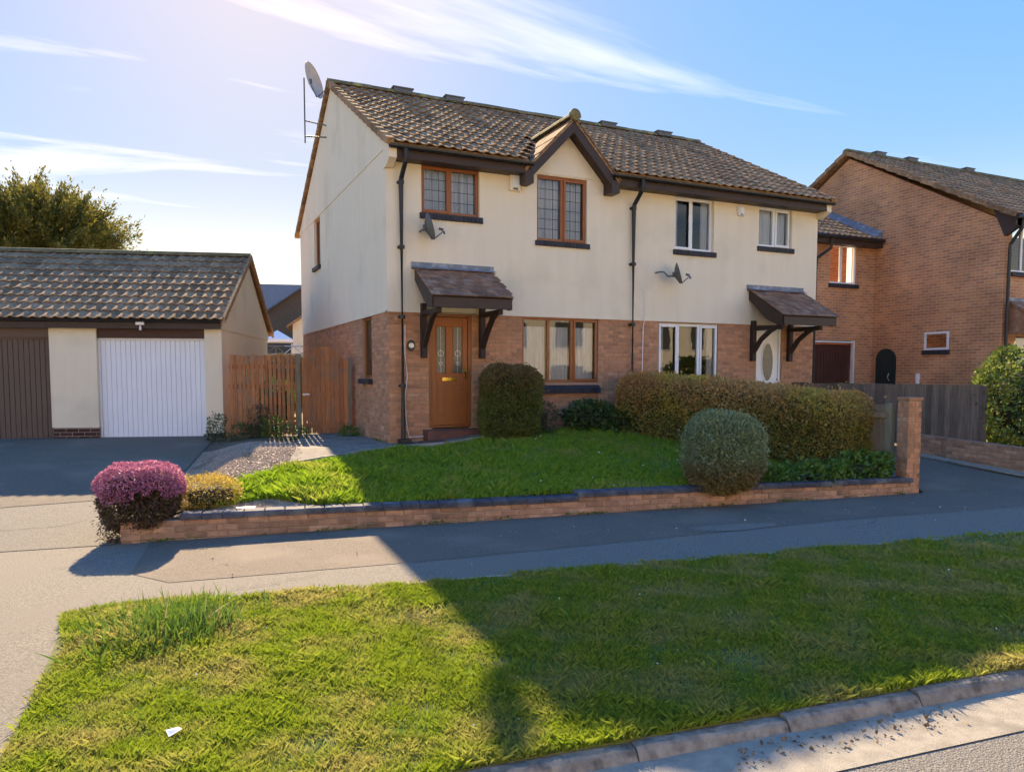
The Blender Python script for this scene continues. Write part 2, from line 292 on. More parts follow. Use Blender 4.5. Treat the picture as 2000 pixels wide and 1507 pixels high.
# kerb: half-battered stones, one by one
kerb = struct(MB().hexa([(x, kb(x)-.10-d, S(x)-.30+dz) for x, d, dz in ((-14,.06,0),(20,.06,0),(20,-.06,0),(-14,-.06,0),(-14,.06,.1),(20,.06,.1),(20,-.06,.1),(-14,-.06,.1))]).build('kerb', CONC))
kprof = [(0,-.16),(0,.004),(.010,.008),(.06,.006),(.080,-.008),(.108,-.052),(.112,-.16)]
LEN = .905; kmes = []; n_ = len(kprof)
for q in range(4):
    kp = MB(); rk = random.Random(q); ns = 9
    for i in range(ns + 1):
        x = .004 + (LEN - .008)*i/ns; e_ = 1 if i in (0, ns) else 0
        kp.v += [(x, -d + rk.uniform(-.003,.003)*(0 < j), z + (rk.uniform(-.004,.003) - .006*e_)*(0 < j < n_-1)) for j, (d, z) in enumerate(kprof)]
    kp.f = [(i*n_+j, i*n_+j+1, (i+1)*n_+j+1, (i+1)*n_+j) for i in range(ns) for j in range(n_-1)] + [tuple(range(n_)), tuple(range((ns+1)*n_-1, ns*n_-1, -1))]
    km = kp.mesh('kerb_stone'); km.materials.append(KERBM); kmes.append(km)
ka = math.atan(-.118)
for i in range(-6, 16):
    x = -2.35 + i*LEN*math.cos(ka)
    ob('kerb_stone', kmes[i % 4], None, kerb, (x, kb(x), S(x) + random.uniform(-.006, .006)), (random.uniform(-.012, .012), random.uniform(-.004, .004), ka + random.uniform(-.006, .006)))
pin = struct(MB().box(-.01,0,-.01,0,-.7,-.68).build('pavement_edging', CONC))
xk = -3.15
while xk < 14:
    a = (xk, pe(xk)-.02); b = (xk+.9, pe(xk+.9)-.02)
    MB().bar((a[0],a[1],S(a[0])-.045), (b[0]-.012,b[1],S(b[0])-.045), .05, .12).build('edging_stone', CONC, pin); xk += .905

# ------------------------------------------------------------------ pieces: bricks and tiles
def brick_mesh(l=.215, h=.065, d=.05, b=.005):
    m = MB(); hl, hh = l/2, h/2
    m.v = [(-hl,d,-hh),(hl,d,-hh),(hl,d,hh),(-hl,d,hh),(-hl,b,-hh),(hl,b,-hh),(hl,b,hh),(-hl,b,hh),(-hl+b,0,-hh+b),(hl-b,0,-hh+b),(hl-b,0,hh-b),(-hl+b,0,hh-b)]
    m.f = [(8,9,10,11),(4,5,9,8),(5,6,10,9),(6,7,11,10),(7,4,8,11),(0,1,5,4),(1,2,6,5),(2,3,7,6),(3,0,4,7)]
    return m
BM = {}
def pieces(name, proto, mats_, places, parent, limit, restname, scalable=True):
    """places: list of (matrix). The first `limit` become objects, the rest one stuff part."""
    key = (name, mats_.name)
    if key not in BM:
        me = proto.mesh(name); me.materials.append(mats_); BM[key] = me
    me = BM[key]
    for M4 in places[:limit]:
        o = bpy.data.objects.new(name, me); C.objects.link(o); o.parent = parent; o.matrix_local = M4
    rest = places[limit:]
    if rest:
        V = np.array(proto.v); k = len(V); allv = []; allf = []
        for i, M4 in enumerate(rest):
            A = np.array(M4); allv.append(V @ A[:3,:3].T + A[:3,3]); allf += [tuple(j + i*k for j in f) for f in proto.f]
        m2 = bpy.data.meshes.new(restname); m2.from_pydata(np.concatenate(allv).tolist(), [], allf); m2.update()
        stuff(ob(restname, m2, mats_, parent))
CAMP = Vector(cam.location)
def courses(u0, u1, z0, z1, holes, org, ud, nrm, seed=0, L_=.225, c=.075):
    """stretcher bond on a wall rectangle; returns local matrices, nearest to the camera first"""
    rd = random.Random(seed); out = []; ud = Vector(ud); inn = -Vector(nrm); org = Vector(org); zz = Vector((0,0,1))
    k = 0; z = z0
    while z + c*.6 < z1:
        u = u0 - (L_/2 if k % 2 else 0)
        while u < u1 - .02:
            segs = [(max(u, u0), min(u + L_ - .01, u1))]
            for a, b, h0, h1 in holes:
                if z + c - .01 > h0 + .005 and z < h1 - .02:
                    ns = []
                    for s0, s1 in segs:
                        if s1 <= a or s0 >= b: ns.append((s0, s1)); continue
                        if s0 < a: ns.append((s0, a - .004))
                        if s1 > b: ns.append((b + .004, s1))
                    segs = ns
            for s0, s1 in segs:
                if s1 - s0 < .03: continue
                sc = (s1 - s0)/.215; pr_ = rd.uniform(-.002, .003)
                pos = org + ud*((s0 + s1)/2) + zz*(z + .0325) - inn*pr_
                M4 = Matrix((( ud.x*sc, inn.x, 0, pos.x), (ud.y*sc, inn.y, 0, pos.y), (ud.z*sc, inn.z, 1, pos.z), (0,0,0,1)))
                out.append(M4)
            u += L_
        z += c; k += 1
    return out
def near(places, parent_matrix=None):
    pm = parent_matrix or Matrix.Identity(4)
    return sorted(places, key=lambda m: ((pm @ m).translation - CAMP).length)
def tile_mesh(wd=.21, ln=.43, n=7, th=.020, amp=.024):
    """interlocking pantile: x across, y up the slope, z off the roof; nose at y=0"""
    m = MB(); prof = []
    for i in range(n):
        t = i/(n-1); x = (t - .5)*(wd + .012)
        z = amp*(math.sin(math.pi*min(t/.55, 1))**1.3 if t < .55 else -.18*math.sin(math.pi*(t-.55)/.45))
        prof.append((x, z))
    for y, dz in ((0, .030), (ln, -.004)):
        m.v += [(x, y, z + dz) for x, z in prof]
    m.v += [(x, .004, z + .030 - th) for x, z in prof]
    m.f = [(i, i+1, n+i+1, n+i) for i in range(n-1)] + [(2*n+i, 2*n+i+1, i+1, i) for i in range(n-1)]
    return m
TM = tile_mesh()
def slope_tiles(x0, x1, eave, up, gauge, rows, across=(1,0,0), skip=None, seed=1, wd=.21):
    """tile matrices for a roof plane: eave point at x0, `up` unit vector up the slope"""
    rd = random.Random(seed); ac = Vector(across); up = Vector(up).normalized(); nn = ac.cross(up); eave = Vector(eave); out = []
    ncol = max(1, round((x1 - x0)/wd)); st = (x1 - x0)/ncol
    for r in range(rows):
        for c in range(ncol):
            p = eave + ac*(x0 + (c + .5)*st) + up*(r*gauge - .05)
            if skip and skip(p): continue
            a = ac + nn*rd.uniform(-.012, .012) + up*rd.uniform(-.008, .008); b = up + nn*rd.uniform(-.006, .006); k = st/wd
            p = p + nn*rd.uniform(0, .006)
            out.append(Matrix(((a.x*k, b.x, nn.x, p.x), (a.y*k, b.y, nn.y, p.y), (a.z*k, b.z, nn.z, p.z), (0,0,0,1))))
    return out
def wallgrid(mb, org, ud, inn, u0, u1, z0, z1, holes, th=.12):
    org = Vector(org); ud = Vector(ud); inn = Vector(inn)
    us = sorted({u0, u1, *[h[0] for h in holes], *[h[1] for h in holes]}); zs = sorted({z0, z1, *[h[2] for h in holes], *[h[3] for h in holes]})
    us = [u for u in us if u0 <= u <= u1]; zs = [z for z in zs if z0 <= z <= z1]
    P = lambda u, z, d: org + ud*u + inn*d + Vector((0,0,z))
    for a, b in zip(us[:-1], us[1:]):
        for c, d in zip(zs[:-1], zs[1:]):
            um, zm = (a+b)/2, (c+d)/2
            if any(h[0] < um < h[1] and h[2] < zm < h[3] for h in holes): continue
            mb.add([P(a,c,0),P(b,c,0),P(b,d,0),P(a,d,0)], [(0,1,2,3)])
            mb.add([P(a,c,th),P(b,c,th),P(b,d,th),P(a,d,th)], [(3,2,1,0)])
    for a, b, c, d in holes:
        c2 = max(c, z0); d2 = min(d, z1)
        if c2 >= d2: continue
        mb.add([P(a,c2,0),P(a,c2,th),P(a,d2,th),P(a,d2,0)], [(0,1,2,3)]); mb.add([P(b,c2,0),P(b,c2,th),P(b,d2,th),P(b,d2,0)], [(3,2,1,0)])
        if c >= z0: mb.add([P(a,c,0),P(b,c,0),P(b,c,th),P(a,c,th)], [(0,1,2,3)])
        if d <= z1: mb.add([P(a,d,0),P(b,d,0),P(b,d,th),P(a,d,th)], [(3,2,1,0)])
    return mb
def window(house, x0, x1, z0, z1, fm, lights, y=.05, opening=(), lead=None, sill=None, curtain=None, fw=.055, fr=None, head=0, label=None):
    """frame with its panes; lights = fractions along the width"""
    T = fr or (lambda x, d, z: (x, d, z))
    def bx(m, a, b, c, d, e, f): m.hexa([T(a,c,e),T(b,c,e),T(b,d,e),T(a,d,e),T(a,c,f),T(b,c,f),T(b,d,f),T(a,d,f)]); return m
    m = MB(); W = x1 - x0; edges = [x0] + [x0 + W*q for q in lights] + [x1]
    bx(m, x0, x1, y, y+.07, z0, z0+fw); bx(m, x0, x1, y, y+.07, z1-fw-head, z1)
    bx(m, x0, x0+fw, y+.001, y+.069, z0+fw, z1-fw-head); bx(m, x1-fw, x1, y+.001, y+.069, z0+fw, z1-fw-head)
    for q in edges[1:-1]: bx(m, q-fw*.6, q+fw*.6, y+.001, y+.069, z0+fw, z1-fw-head)
    for i in opening:
        a = edges[i] + (fw*.5 if i else fw*.35); b = edges[i+1] - (fw*.5 if i+1 < len(edges)-1 else fw*.35); s = .045
        c, d = z0+fw*.5, z1-fw*.6-head
        bx(m, a, b, y-.022, y-.001, c, c+s); bx(m, a, b, y-.022, y-.001, d-s, d); bx(m, a, a+s, y-.0215, y-.001, c+s, d-s); bx(m, b-s, b, y-.0215, y-.001, c+s, d-s)
    win = m.build('window', fm, house, bevel=.004)
    if label: win['label'] = label
    for i in range(len(edges)-1):
        a = edges[i] + fw*(.6 if i else 1) - .005; b = edges[i+1] - fw*(.6 if i+1 < len(edges)-1 else 1) + .005
        g = MB(); c, d = z0+fw-.005, z1-fw-head+.005
        g.add([T(a,y+.03,c),T(b,y+.03,c),T(b,y+.03,d),T(a,y+.03,d)], [(0,1,2,3)]); go = g.build('pane', GLASS, win)
        if go.data.polygons[0].normal.dot(Vector(T(0,-1,0)) - Vector(T(0,0,0))) < 0: go.data.flip_normals()
        if lead:
            k = MB(); nx_, nz_ = lead
            o_ = .045 if i in opening else 0
            for j in range(1, nx_):
                q = a + o_ + (b - a - 2*o_)*j/nx_; bx(k, q-.0045, q+.0045, y+.022, y+.0285, c, d)
            for j in range(1, nz_):
                q = c + (d - c)*j/nz_; bx(k, a, b, y+.0225, y+.028, q-.0045, q+.0045)
            k.build('leading', LEADBAR, win)
        if curtain and (curtain == 'all' or i in curtain):
            k = MB(); n = 36; aa, bb = (a, b) if curtain == 'all' else ((a, a + (b-a)*.33) if curtain[i] == 'l' else (b - (b-a)*.33, b))
            for j in range(n+1):
                q = aa + (bb-aa)*j/n; dd = y + .11 + .024*math.sin(j*1.25 + i) + .012*math.sin(j*2.9)
                k.v += [T(q, dd, c-.03), T(q, dd, d - (.13 if curtain == 'all' and z0 < 2 else 0))]
            k.f = [(2*j, 2*j+2, 2*j+3, 2*j+1) for j in range(n)]
            k.build('curtain', NET, win, smooth=True)
    if sill:
        n = max(3, round((W + .10)/.078)); k = MB(); s0 = x0 - .04; st = (W + .10)/n
        h0, proj = sill
        for j in range(n): bx(k, s0+j*st+.004, s0+(j+1)*st-.004, -proj, y+.01, z0-h0, z0-.004)
        bx(k, s0+.002, s0+n*st-.002, -proj+.008, y+.008, z0-h0+.006, z0-.008)
        k.build('sill', SLATE, win, bevel=.006)
    return win
def canopy(house, x0, x1, zt, zl, dep, bx0, bx1, tilem, nrow=8):
    """tiled lean-to door canopy on two timber brackets"""
    yl = -dep; up = Vector((0, dep, zt - zl)); ln = up.length; up.normalize(); nn = Vector((1,0,0)).cross(up)
    m = MB(); o = nn*.03
    m.hexa([Vector((x0,yl,zl))-o, Vector((x1,yl,zl))-o, Vector((x1,-.035,zt))-o, Vector((x0,-.035,zt))-o, Vector((x0,yl,zl)), Vector((x1,yl,zl)), Vector((x1,-.035,zt)), Vector((x0,-.035,zt))])
    cp = m.build('canopy', FASCIA, house)
    g = ln/nrow; wd = .165; nc = round((x1 - x0 + .06)/wd); tl = MB(); tl.box(-.5, .5, 0, 1, 0, 1); pl = []
    rd = random.Random(int(x0*100))
    for r in range(nrow):
        for c in range(nc + (r % 2)):
            a = x0 - .03 + (c - .5*(r % 2))*wd; b = a + wd; a = max(a, x0-.03); b = min(b, x1+.03)
            if b - a < .03: continue
            p = Vector(((a+b)/2, yl, zl)) + up*(r*g - .04) + nn*(.028 + rd.uniform(0, .006)); ux = Vector((b-a-.005, 0, 0)); uy = (up*(g+.06) - nn*.022); uz = nn*.013
            uy = uy + Vector((1,0,0))*rd.uniform(-.004,.004)
            pl.append(Matrix(((ux.x, uy.x, uz.x, p.x), (ux.y, uy.y, uz.y, p.y), (ux.z, uy.z, uz.z, p.z), (0,0,0,1))))
    pieces('canopy_tile', tl, tilem, pl, cp, 300, 'canopy_tiles')
    f = MB(); f.box(x0+.02, x1-.02, yl-.012, yl+.03, zl-.19, zl-.015); f.build('fascia_board', FASCIA, cp, bevel=.004)
    for x in (x0, x1 - .035):
        b = MB(); b.prism([(yl+.032, zl-.19), (yl+.032, zl-.012), (-.04, zt-.03), (-.04, zt-.22), (-.55*dep, zl - .05), (yl+.16, zl-.19)], x, x+.035, 'x'); b.build('bargeboard', FASCIA, cp)
    fl = MB(); fl.box(x0-.06, x1+.05, -.052, -.034, zt-.03, zt+.10)
    fl.hexa([Vector((x0-.06,-.05,zt+.02)), Vector((x1+.05,-.05,zt+.02)), Vector((x1+.05,-.17,zt-.02)), Vector((x0-.06,-.17,zt-.02)), Vector((x0-.06,-.05,zt+.028)), Vector((x1+.05,-.05,zt+.028)), Vector((x1+.05,-.17,zt-.012)), Vector((x0-.06,-.17,zt-.012))])
    fl.build('lead_flashing', LEAD, cp)
    for x in (bx0, bx1):
        k = MB(); k.box(x-.05, x+.05, -.115, -.012, 1.52, zl-.05); k.box(x-.045, x+.045, yl+.10, -.10, zl-.27, zl-.18)
        q = [(-.09, 1.72), (-.30, 1.98), (-.56, zl-.30), (-.70, zl-.24)]
        for a, b in zip(q[:-1], q[1:]): k.bar((x, a[0], a[1]), (x, b[0], b[1]), .08, .085, (1,0,0))
        k.build('bracket', TIMBER, cp, bevel=.006)
    return cp

# ------------------------------------------------------------------ the pair of houses
Wd, Dp, XP = 10.05, 8.82, 5.02
ZB, ZE, ZR = 2.34, 5.12, 7.68
YE = -.36; RY = Dp/2
UP = Vector((0, RY - YE, ZR - ZE)).normalized(); SL = math.hypot(RY - YE, ZR - ZE)
roofz = lambda y: ZE + (y - YE)*(ZR - ZE)/(RY - YE)
GX, GH, GZ = 3.50, .95, 6.0                                         # gablet centre, half width, apex
def in_gablet(p): return p.y < 1.35 and abs(p.x - GX) < (GZ + .03 - p.z)/1.04 + .02 and p.z < GZ + .03
winsL = dict(ul=(.61,1.71,4.07,4.98), mid=(2.88,3.97,3.76,4.98), gw=(2.58,4.26,1.07,2.325), door=(.73,1.56,.27,2.325))
winsR = dict(a=(6.07,7.09,3.81,4.90), b=(8.33,9.30,4.04,4.90), g=(5.72,7.27,1.05,2.29), door=(8.36,9.10,.25,2.27))
def house(name, label, x0, x1, wins, gable, seed):
    h = thing(name, label, 'house', (x0, 0, 0)); off = Vector((-x0, 0, 0))
    class HB(MB):
        def build(s, n, m, parent=None, **k):
            s.v = [tuple(Vector(v) + off) for v in s.v]; return MB.build(s, n, m, parent or h, **k)
    hl = list(wins.values()); low = [q for q in hl if q[2] < 2]; upn = [q for q in hl if q[2] > 2]
    # lower brick wall: mortar body with bricks proud of it
    wb = MB(); wallgrid(wb, (-x0,0,0), (1,0,0), (0,1,0), x0, x1, -.5, ZB+.05, low, .14)
    gx = 0 if gable == 'l' else Wd
    sw = [(1.16,1.90,1.15,2.325)] if gable == 'l' else []
    wallgrid(wb, (gx - x0,0,0), (0,1,0), (1,0,0) if gable == 'l' else (-1,0,0), 0.002, Dp, -.5, ZB+.05, sw, .14)
    wall = wb.build('brick_wall', MORTAR, h)
    pl = courses(x0+.004, x1-.003, .005-.075*6, ZB-.012, low, (-x0,-.007,0), (1,0,0), (0,-1,0), seed)
    if gable == 'l': pl += courses(.0, Dp, .005-.075*6, ZB-.012, sw, (-x0-.007,0,0), (0,1,0), (-1,0,0), seed+1)
    else: pl += courses(.0, Dp, .005-.075*6, ZB-.012, [], (Wd-x0+.007,0,0), (0,1,0), (1,0,0), seed+1)
    vis = [p for p in pl if p.translation.z > -.05]; hid = [p for p in pl if p.translation.z <= -.05]
    pieces('brick', brick_mesh(), BRICK, near(vis, Matrix.Translation((x0,0,0))) + hid, wall, 300, 'brickwork')
    # rendered upper wall
    rb = HB(); wallgrid(rb, (0,-.028,0), (1,0,0), (0,1,0), x0 - (.028 if gable == 'l' else 0), x1 + (.028 if gable == 'r' else 0), ZB, ZE-.02, upn, .16)
    rb.box(x0 - (.028 if gable == 'l' else 0), x1 + (.028 if gable == 'r' else 0), -.034, .1, ZB-.022, ZB-.0005)
    sgw = [(5.95,6.75,3.92,5.09)] if gable == 'l' else []
    gd = (1,0,0) if gable == 'l' else (-1,0,0); gX = -.028 if gable == 'l' else Wd+.028
    wallgrid(rb, (gX,0,0), (0,1,0), gd, -.0275, Dp+.02, ZB-.02, 5.10, sgw, .16)
    rb.build('rendered_wall', CREAM)
    gt = HB(); sgn = -1 if gable == 'l' else 1; gx2 = gX + sgn*.012
    gt.prism([(-.04, 5.10), (Dp+.04, 5.10), (Dp+.1, roofz(YE)+.02), (RY, ZR-.10), (-.1, roofz(YE)+.02)], gx2, gx2 - sgn*.18, 'x'); gt.build('gable_wall', CREAM)
    bk = HB(); bk.box(x0, x1, Dp-.1, Dp+.02, -.3, 5.1); bk.build('back_wall', CREAM)
    it = HB(); it.box(x0+.15, x1-.15, .2, Dp-.15, 2.42, 2.50); it.box(x0+.15, x1-.15, 3.4, 3.5, 0, 5.0); it.box(x0+.15, x1-.15, .2, Dp-.15, 5.02, 5.08); it.box(x0+.15,x1-.15,.15,Dp-.15,.18,.22)
    it.box((XP-.05 if gable == 'l' else XP+.01), (XP-.01 if gable == 'l' else XP+.05), .2, Dp-.15, .2, 5)
    it.build('interior', DARKROOM)
    # roof: boarding, tiles, ridge
    a0 = x0 - (.05 if gable == 'l' else 0); a1 = x1 + (.10 if gable == 'r' else 0)
    rf = HB()
    spans = [(a0, GX-GH, YE), (GX-GH, GX+GH, .08), (GX+GH, a1, YE)] if gable == 'l' else [(a0, a1, YE)]
    for b0, b1, ys in spans:
        zs_ = roofz(ys); rf.hexa([(b0,ys,zs_-.05),(b1,ys,zs_-.05),(b1,RY,ZR-.05),(b0,RY,ZR-.05),(b0,ys,zs_-.005),(b1,ys,zs_-.005),(b1,RY,ZR-.005),(b0,RY,ZR-.005)])
    rf.hexa([(a0,Dp-YE,ZE-.05),(a1,Dp-YE,ZE-.05),(a1,RY,ZR-.05),(a0,RY,ZR-.05),(a0,Dp-YE,ZE-.005),(a1,Dp-YE,ZE-.005),(a1,RY,ZR-.005),(a0,RY,ZR-.005)])
    roof = rf.build('roof', TILE)
    tl = slope_tiles(a0, a1, (-x0, YE-.03, ZE), UP, .36, 15, skip=lambda p: in_gablet(p + Vector((x0,0,0))), seed=seed)
    pieces('roof_tile', TM, TILE, near(tl, Matrix.Translation((x0,0,0))), roof, 300, 'roof_tiles')
    bt = slope_tiles(-a1, -a0, (-x0, Dp-YE+.03, ZE), Vector((0,-UP.y,UP.z)), .36, 15, across=(-1,0,0), seed=seed+5)
    pieces('roof_tile', TM, TILE, bt, roof, 0, 'rear_roof_tiles')
    rm = MB(); rm.v = []; nseg = 7
    for y in (0, .45):
        for i in range(nseg): t = math.pi*i/(nseg-1); rm.v.append((y, math.cos(t)*.125, math.sin(t)*.105 - .03))
    rm.f = [(i, i+1, nseg+i+1, nseg+i) for i in range(nseg-1)] + [tuple(range(nseg)), tuple(range(nseg, 2*nseg))]
    pl = []; n = round((a1 - a0)/.45); st = (a1-a0)/n; rd = random.Random(seed)
    for i in range(n): pl.append(Matrix.Translation((a0 - x0 + i*st, RY, ZR + .035 + rd.uniform(-.006,.008))) @ Matrix.Rotation(rd.uniform(-.012,.012), 4, 'Z') @ Matrix.Diagonal((st/.45*.985, 1, 1, 1)))
    pieces('ridge_tile', rm, RIDGE, pl, roof, 300, 'ridge')
    for x in ((1.6, 2.87) if gable == 'l' else (7.17, 8.95)):
        v = HB(); v.box(x-.22, x+.22, RY-.15, RY+.15, ZR+.02, ZR+.115); v.box(x-.25, x+.25, RY-.17, RY+.17, ZR+.115, ZR+.14); v.build('ridge_vent', GREYDISH, roof)
    # verge: stepped cloaked tiles and undercloak board down the gable
    vt = MB(); vt.hexa([(0,0,-.05),(.13,0,-.05),(.13,.40,-.075),(0,.40,-.075),(0,0,.062),(.13,0,.062),(.13,.40,.035),(0,.40,.035)]); pl = []
    for sg in (1, -1):
        for r in range(16):
            y = YE - .03 + UP.y*(r*.345 - .03); z = ZE + UP.z*(r*.345 - .03)
            X = (a0 - .07 if gable == 'l' else a1 - .06) - x0
            up = Vector((0, UP.y*sg, UP.z)); nn = Vector((0, -UP.z*sg, UP.y)); Y = y if sg == 1 else Dp - y
            pl.append(Matrix(((1, 0, 0, X), (0, up.y, nn.y, Y), (0, up.z, nn.z, z), (0,0,0,1))))
    pieces('verge_tile', vt, TILE, pl, roof, 300, 'verge')
    # eaves: soffit, fascia, gutter, downpipe
    for e0, e1 in ([(a0+.02, GX-GH+.05), (GX+GH-.07, a1)] if gable == 'l' else [(a0, a1)]):
        f = HB(); f.box(e0, e1, YE+.03, YE+.055, ZE-.24, ZE-.02); f.box(e0+.002, e1-.002, YE+.056, -.03, ZE-.235, ZE-.215); f.build('fascia', FASCIA, bevel=.004)
        g = HB(); pr_ = [(-.058,0),(-.05,-.035),(-.025,-.058),(.025,-.058),(.05,-.035),(.058,0),(.05,0),(.042,-.03),(.02,-.05),(-.02,-.05),(-.042,-.03),(-.05,0)]
        g.prism([(YE-.04+a, ZE-.055+b) for a, b in pr_], e0-.03, e1+.02, 'x'); g.build('gutter', BLACKP)
    ec = HB(); xx = (a0-.005, a0+.13) if gable == 'l' else (a1-.13, a1+.005)
    ec.prism([(YE+.02, ZE-.25), (YE+.02, ZE-.06), (.04, roofz(.04)-.07), (.04, ZE-.36), (-.12, ZE-.36)], xx[0], xx[1], 'x'); ec.build('eaves_end', CREAM)
    for x in ([.22, XP-.01] if gable == 'l' else []):
        d = HB(); d.tube([(x,YE-.04,ZE-.10),(x,YE-.04,ZE-.24),(x,YE-.02,ZE-.30),(x,-.12,ZE-.52),(x,-.10,ZE-.60),(x,-.10,.12 if x < 1 else -.05),(x,-.16,.04 if x < 1 else -.1)], .043, 10)
        for z in (4.5, 3.4, 2.2, 1.0): d.tube([(x,-.10,z),(x,-.10,z+.06)], .053, 10); d.box(x-.06, x+.06, -.06, -.02, z+.01, z+.05)
        if x < 1: d.box(x-.09, x+.11, -.26, -.04, -.10, .10)
        d.build('downpipe', BLACKP, smooth=False)
    return h, HB
hL, HBL = house('semi_detached_house', 'cream rendered semi-detached house with orange brown windows, small front gable and orange front door', 0, XP, winsL, 'l', 11)
hR, HBR = house('semi_detached_house', 'right half of the cream semi-detached pair, with white windows and white oval-glass door', XP, Wd, winsR, 'r', 37)
# front gable of the left house
zf = 4.98; k = 1.04
g = HBL(); g.prism([(GX-GH+.12, 5.02), (GX+GH-.12, 5.02), (GX, GZ-.14)], -.04, .3, 'y'); gw_ = g.build('front_gable', CREAM)
g = HBL(); g.box(GX-GH+.02, GX+GH-.02, -.046, -.0285, 5.0, 5.016); g.build('render_bead', CREAM, gw_)
g = HBL()
for s in (-1, 1):
    P = lambda d, y, dz: (GX + s*d, y, GZ - d*k + dz)
    g.hexa([P(0,-.34,-.045), P(GH+.06,-.34,-.045), P(GH+.06,.2,-.045), P(0,1.4,-.045), P(0,-.34,0), P(GH+.06,-.34,0), P(GH+.06,.2,0), P(0,1.4,0)])
gr = g.build('gable_roof', TILE)
for s in (-1, 1):
    b = HBL(); b.hexa([(GX, -.33, GZ-.26), (GX + s*(GH+.04), -.33, GZ-.26-(GH+.04)*k), (GX + s*(GH+.04), -.29, GZ-.26-(GH+.04)*k), (GX, -.29, GZ-.26), (GX, -.33, GZ-.046), (GX + s*(GH+.04), -.33, GZ-.046-(GH+.04)*k), (GX + s*(GH+.04), -.29, GZ-.046-(GH+.04)*k), (GX, -.29, GZ-.046)]); b.build('bargeboard', FASCIA, gr)
    b = HBL(); b.hexa([(GX, -.288, GZ-.20), (GX + s*GH, -.288, GZ-.20-GH*k), (GX + s*GH, -.03, GZ-.20-GH*k), (GX, -.03, GZ-.20), (GX, -.288, GZ-.18), (GX + s*GH, -.288, GZ-.18-GH*k), (GX + s*GH, -.03, GZ-.18-GH*k), (GX, -.03, GZ-.18)]); b.build('soffit', FASCIA, gr)
    b = HBL(); b.box(GX + s*(GH-.02) - .09, GX + s*(GH-.02) + .09, -.335, -.03, zf-.26, zf-.02); b.build('fascia_return', FASCIA, gr)
    # verge and slope tiles on the little gable
    for r in range(4):
        for c in range(5):
            d1 = GH + .08 - r*.30; d0 = max(d1 - .33, 0); y0 = -.37 + c*.24
            if y0 > .05 + (GH - d1)*1.75 and c > 0: continue
            q = HBL(); P = lambda d, y, dz: (GX + s*d, y, GZ - d*k + dz); tt = .022 + .008*random.random()
            q.hexa([P(d1,y0,.004), P(d1,y0+.232,.004), P(d0,y0+.232,.0), P(d0,y0,.0), P(d1,y0,tt+.02), P(d1,y0+.232,tt+.02), P(d0,y0+.232,tt), P(d0,y0,tt)]); q.build('gable_tile', TILE, gr)
for i in range(4):
    q = HBL(); y0 = -.40 + i*.42; pr_ = [(math.cos(math.pi*t/6)*.12, math.sin(math.pi*t/6)*.10 - .03) for t in range(7)]
    q.prism([(GX + a, GZ + .04 + b + .004*(i % 2)) for a, b in pr_], y0, y0+.415, 'y'); q.build('ridge_tile', RIDGE, gr)
q = HBL(); q.lathe([(.0,-.03),(.10,-.02),(.115,.0),(.115,.05)], (GX, -.385, GZ+.045), (0,1,0), 16); q.build('ridge_end', RIDGE, gr)
# windows of the left house
def wloc(h, x0): return lambda x, d, z: (x - x0, d, z)
fL, fR = wloc(hL, 0), wloc(hR, XP)
a = winsL['ul']; window(hL, *a, OAK, [.5], y=.03, opening=(0,), lead=(3,4), sill=(.11,.07), curtain='all', fr=fL, head=.07)
a = winsL['mid']; window(hL, *a, OAK, [.52], y=.03, opening=(1,), lead=(3,6), sill=(.10,.07), fr=fL, curtain='all')
a = winsL['gw']; window(hL, *a, OAK, [.345,.655], y=.03, opening=(2,), fr=fL, curtain='all')
gs = HBL(); n = 22
for j in range(n): gs.box(2.52+j*.0805+.004, 2.52+(j+1)*.0805-.004, -.075, .05, .86, .965)
gs.box(2.524, 2.52+n*.0805-.004, -.068, .05, .866, .96); gs.hexa([(2.54,-.06,.966),(4.28,-.06,.966),(4.28,.04,.966),(2.54,.04,.966),(2.54,-.055,.975),(4.28,-.055,.975),(4.28,.04,1.064),(2.54,.04,1.064)]); gs.build('window_sill', SLATE)
tl_ = lambda x, d, z: (d, x, z)
window(hL, 1.16, 1.90, 1.15, 2.325, OAK, [], y=.04, fr=tl_, sill=(.10,.09))
window(hL, 5.95, 6.75, 3.92, 5.09, OAK, [], y=.03, fr=tl_, sill=(.10,.09))
a = winsR['a']; window(hR, *a, UPVC, [.47], y=.05, opening=(0,), sill=(.11,.07), fr=fR, curtain={0:'l',1:'r'})
a = winsR['b']; window(hR, *a, UPVC, [.52], y=.05, opening=(1,), sill=(.11,.07), fr=fR, curtain='all')
a = winsR['g']; window(hR, *a, UPVC, [.33,.68], y=.03, opening=(0,2), sill=(.11,.06), fr=fR, curtain={0:'l',2:'r'})
# orange front door
def px(m, *a): m.box(*a); return m
d = HBL(); x0, x1, z0, z1 = winsL['door']
d.box(x0, x0+.06, .03, .12, z0, z1); d.box(x1-.06, x1, .03, .12, z0, z1); d.box(x0+.06, x1-.06, .031, .119, z1-.06, z1); d.box(x0+.06, x1-.06, .0, .13, z0-.03, z0+.035)
df = d.build('door_frame', OAK, bevel=.005)
d = HBL(); a, b, c, e = x0+.065, x1-.065, z0+.04, z1-.065; W = b - a
pz = [(c+.95, e-.17)]; g0 = [(a+.10, a+W/2-.075), (a+W/2+.075, b-.10)]
d.box(a, a+.10, .055, .10, c, e); d.box(b-.10, b, .055, .10, c, e); d.box(a+.10, b-.10, .0552, .0998, e-.17, e); d.box(g0[0][1], g0[1][0], .0554, .0996, c+.95, e-.17); d.box(a+.10, b-.10, .0552, .0998, c, c+.95)
dr = d.build('door', DOORM, bevel=.004)
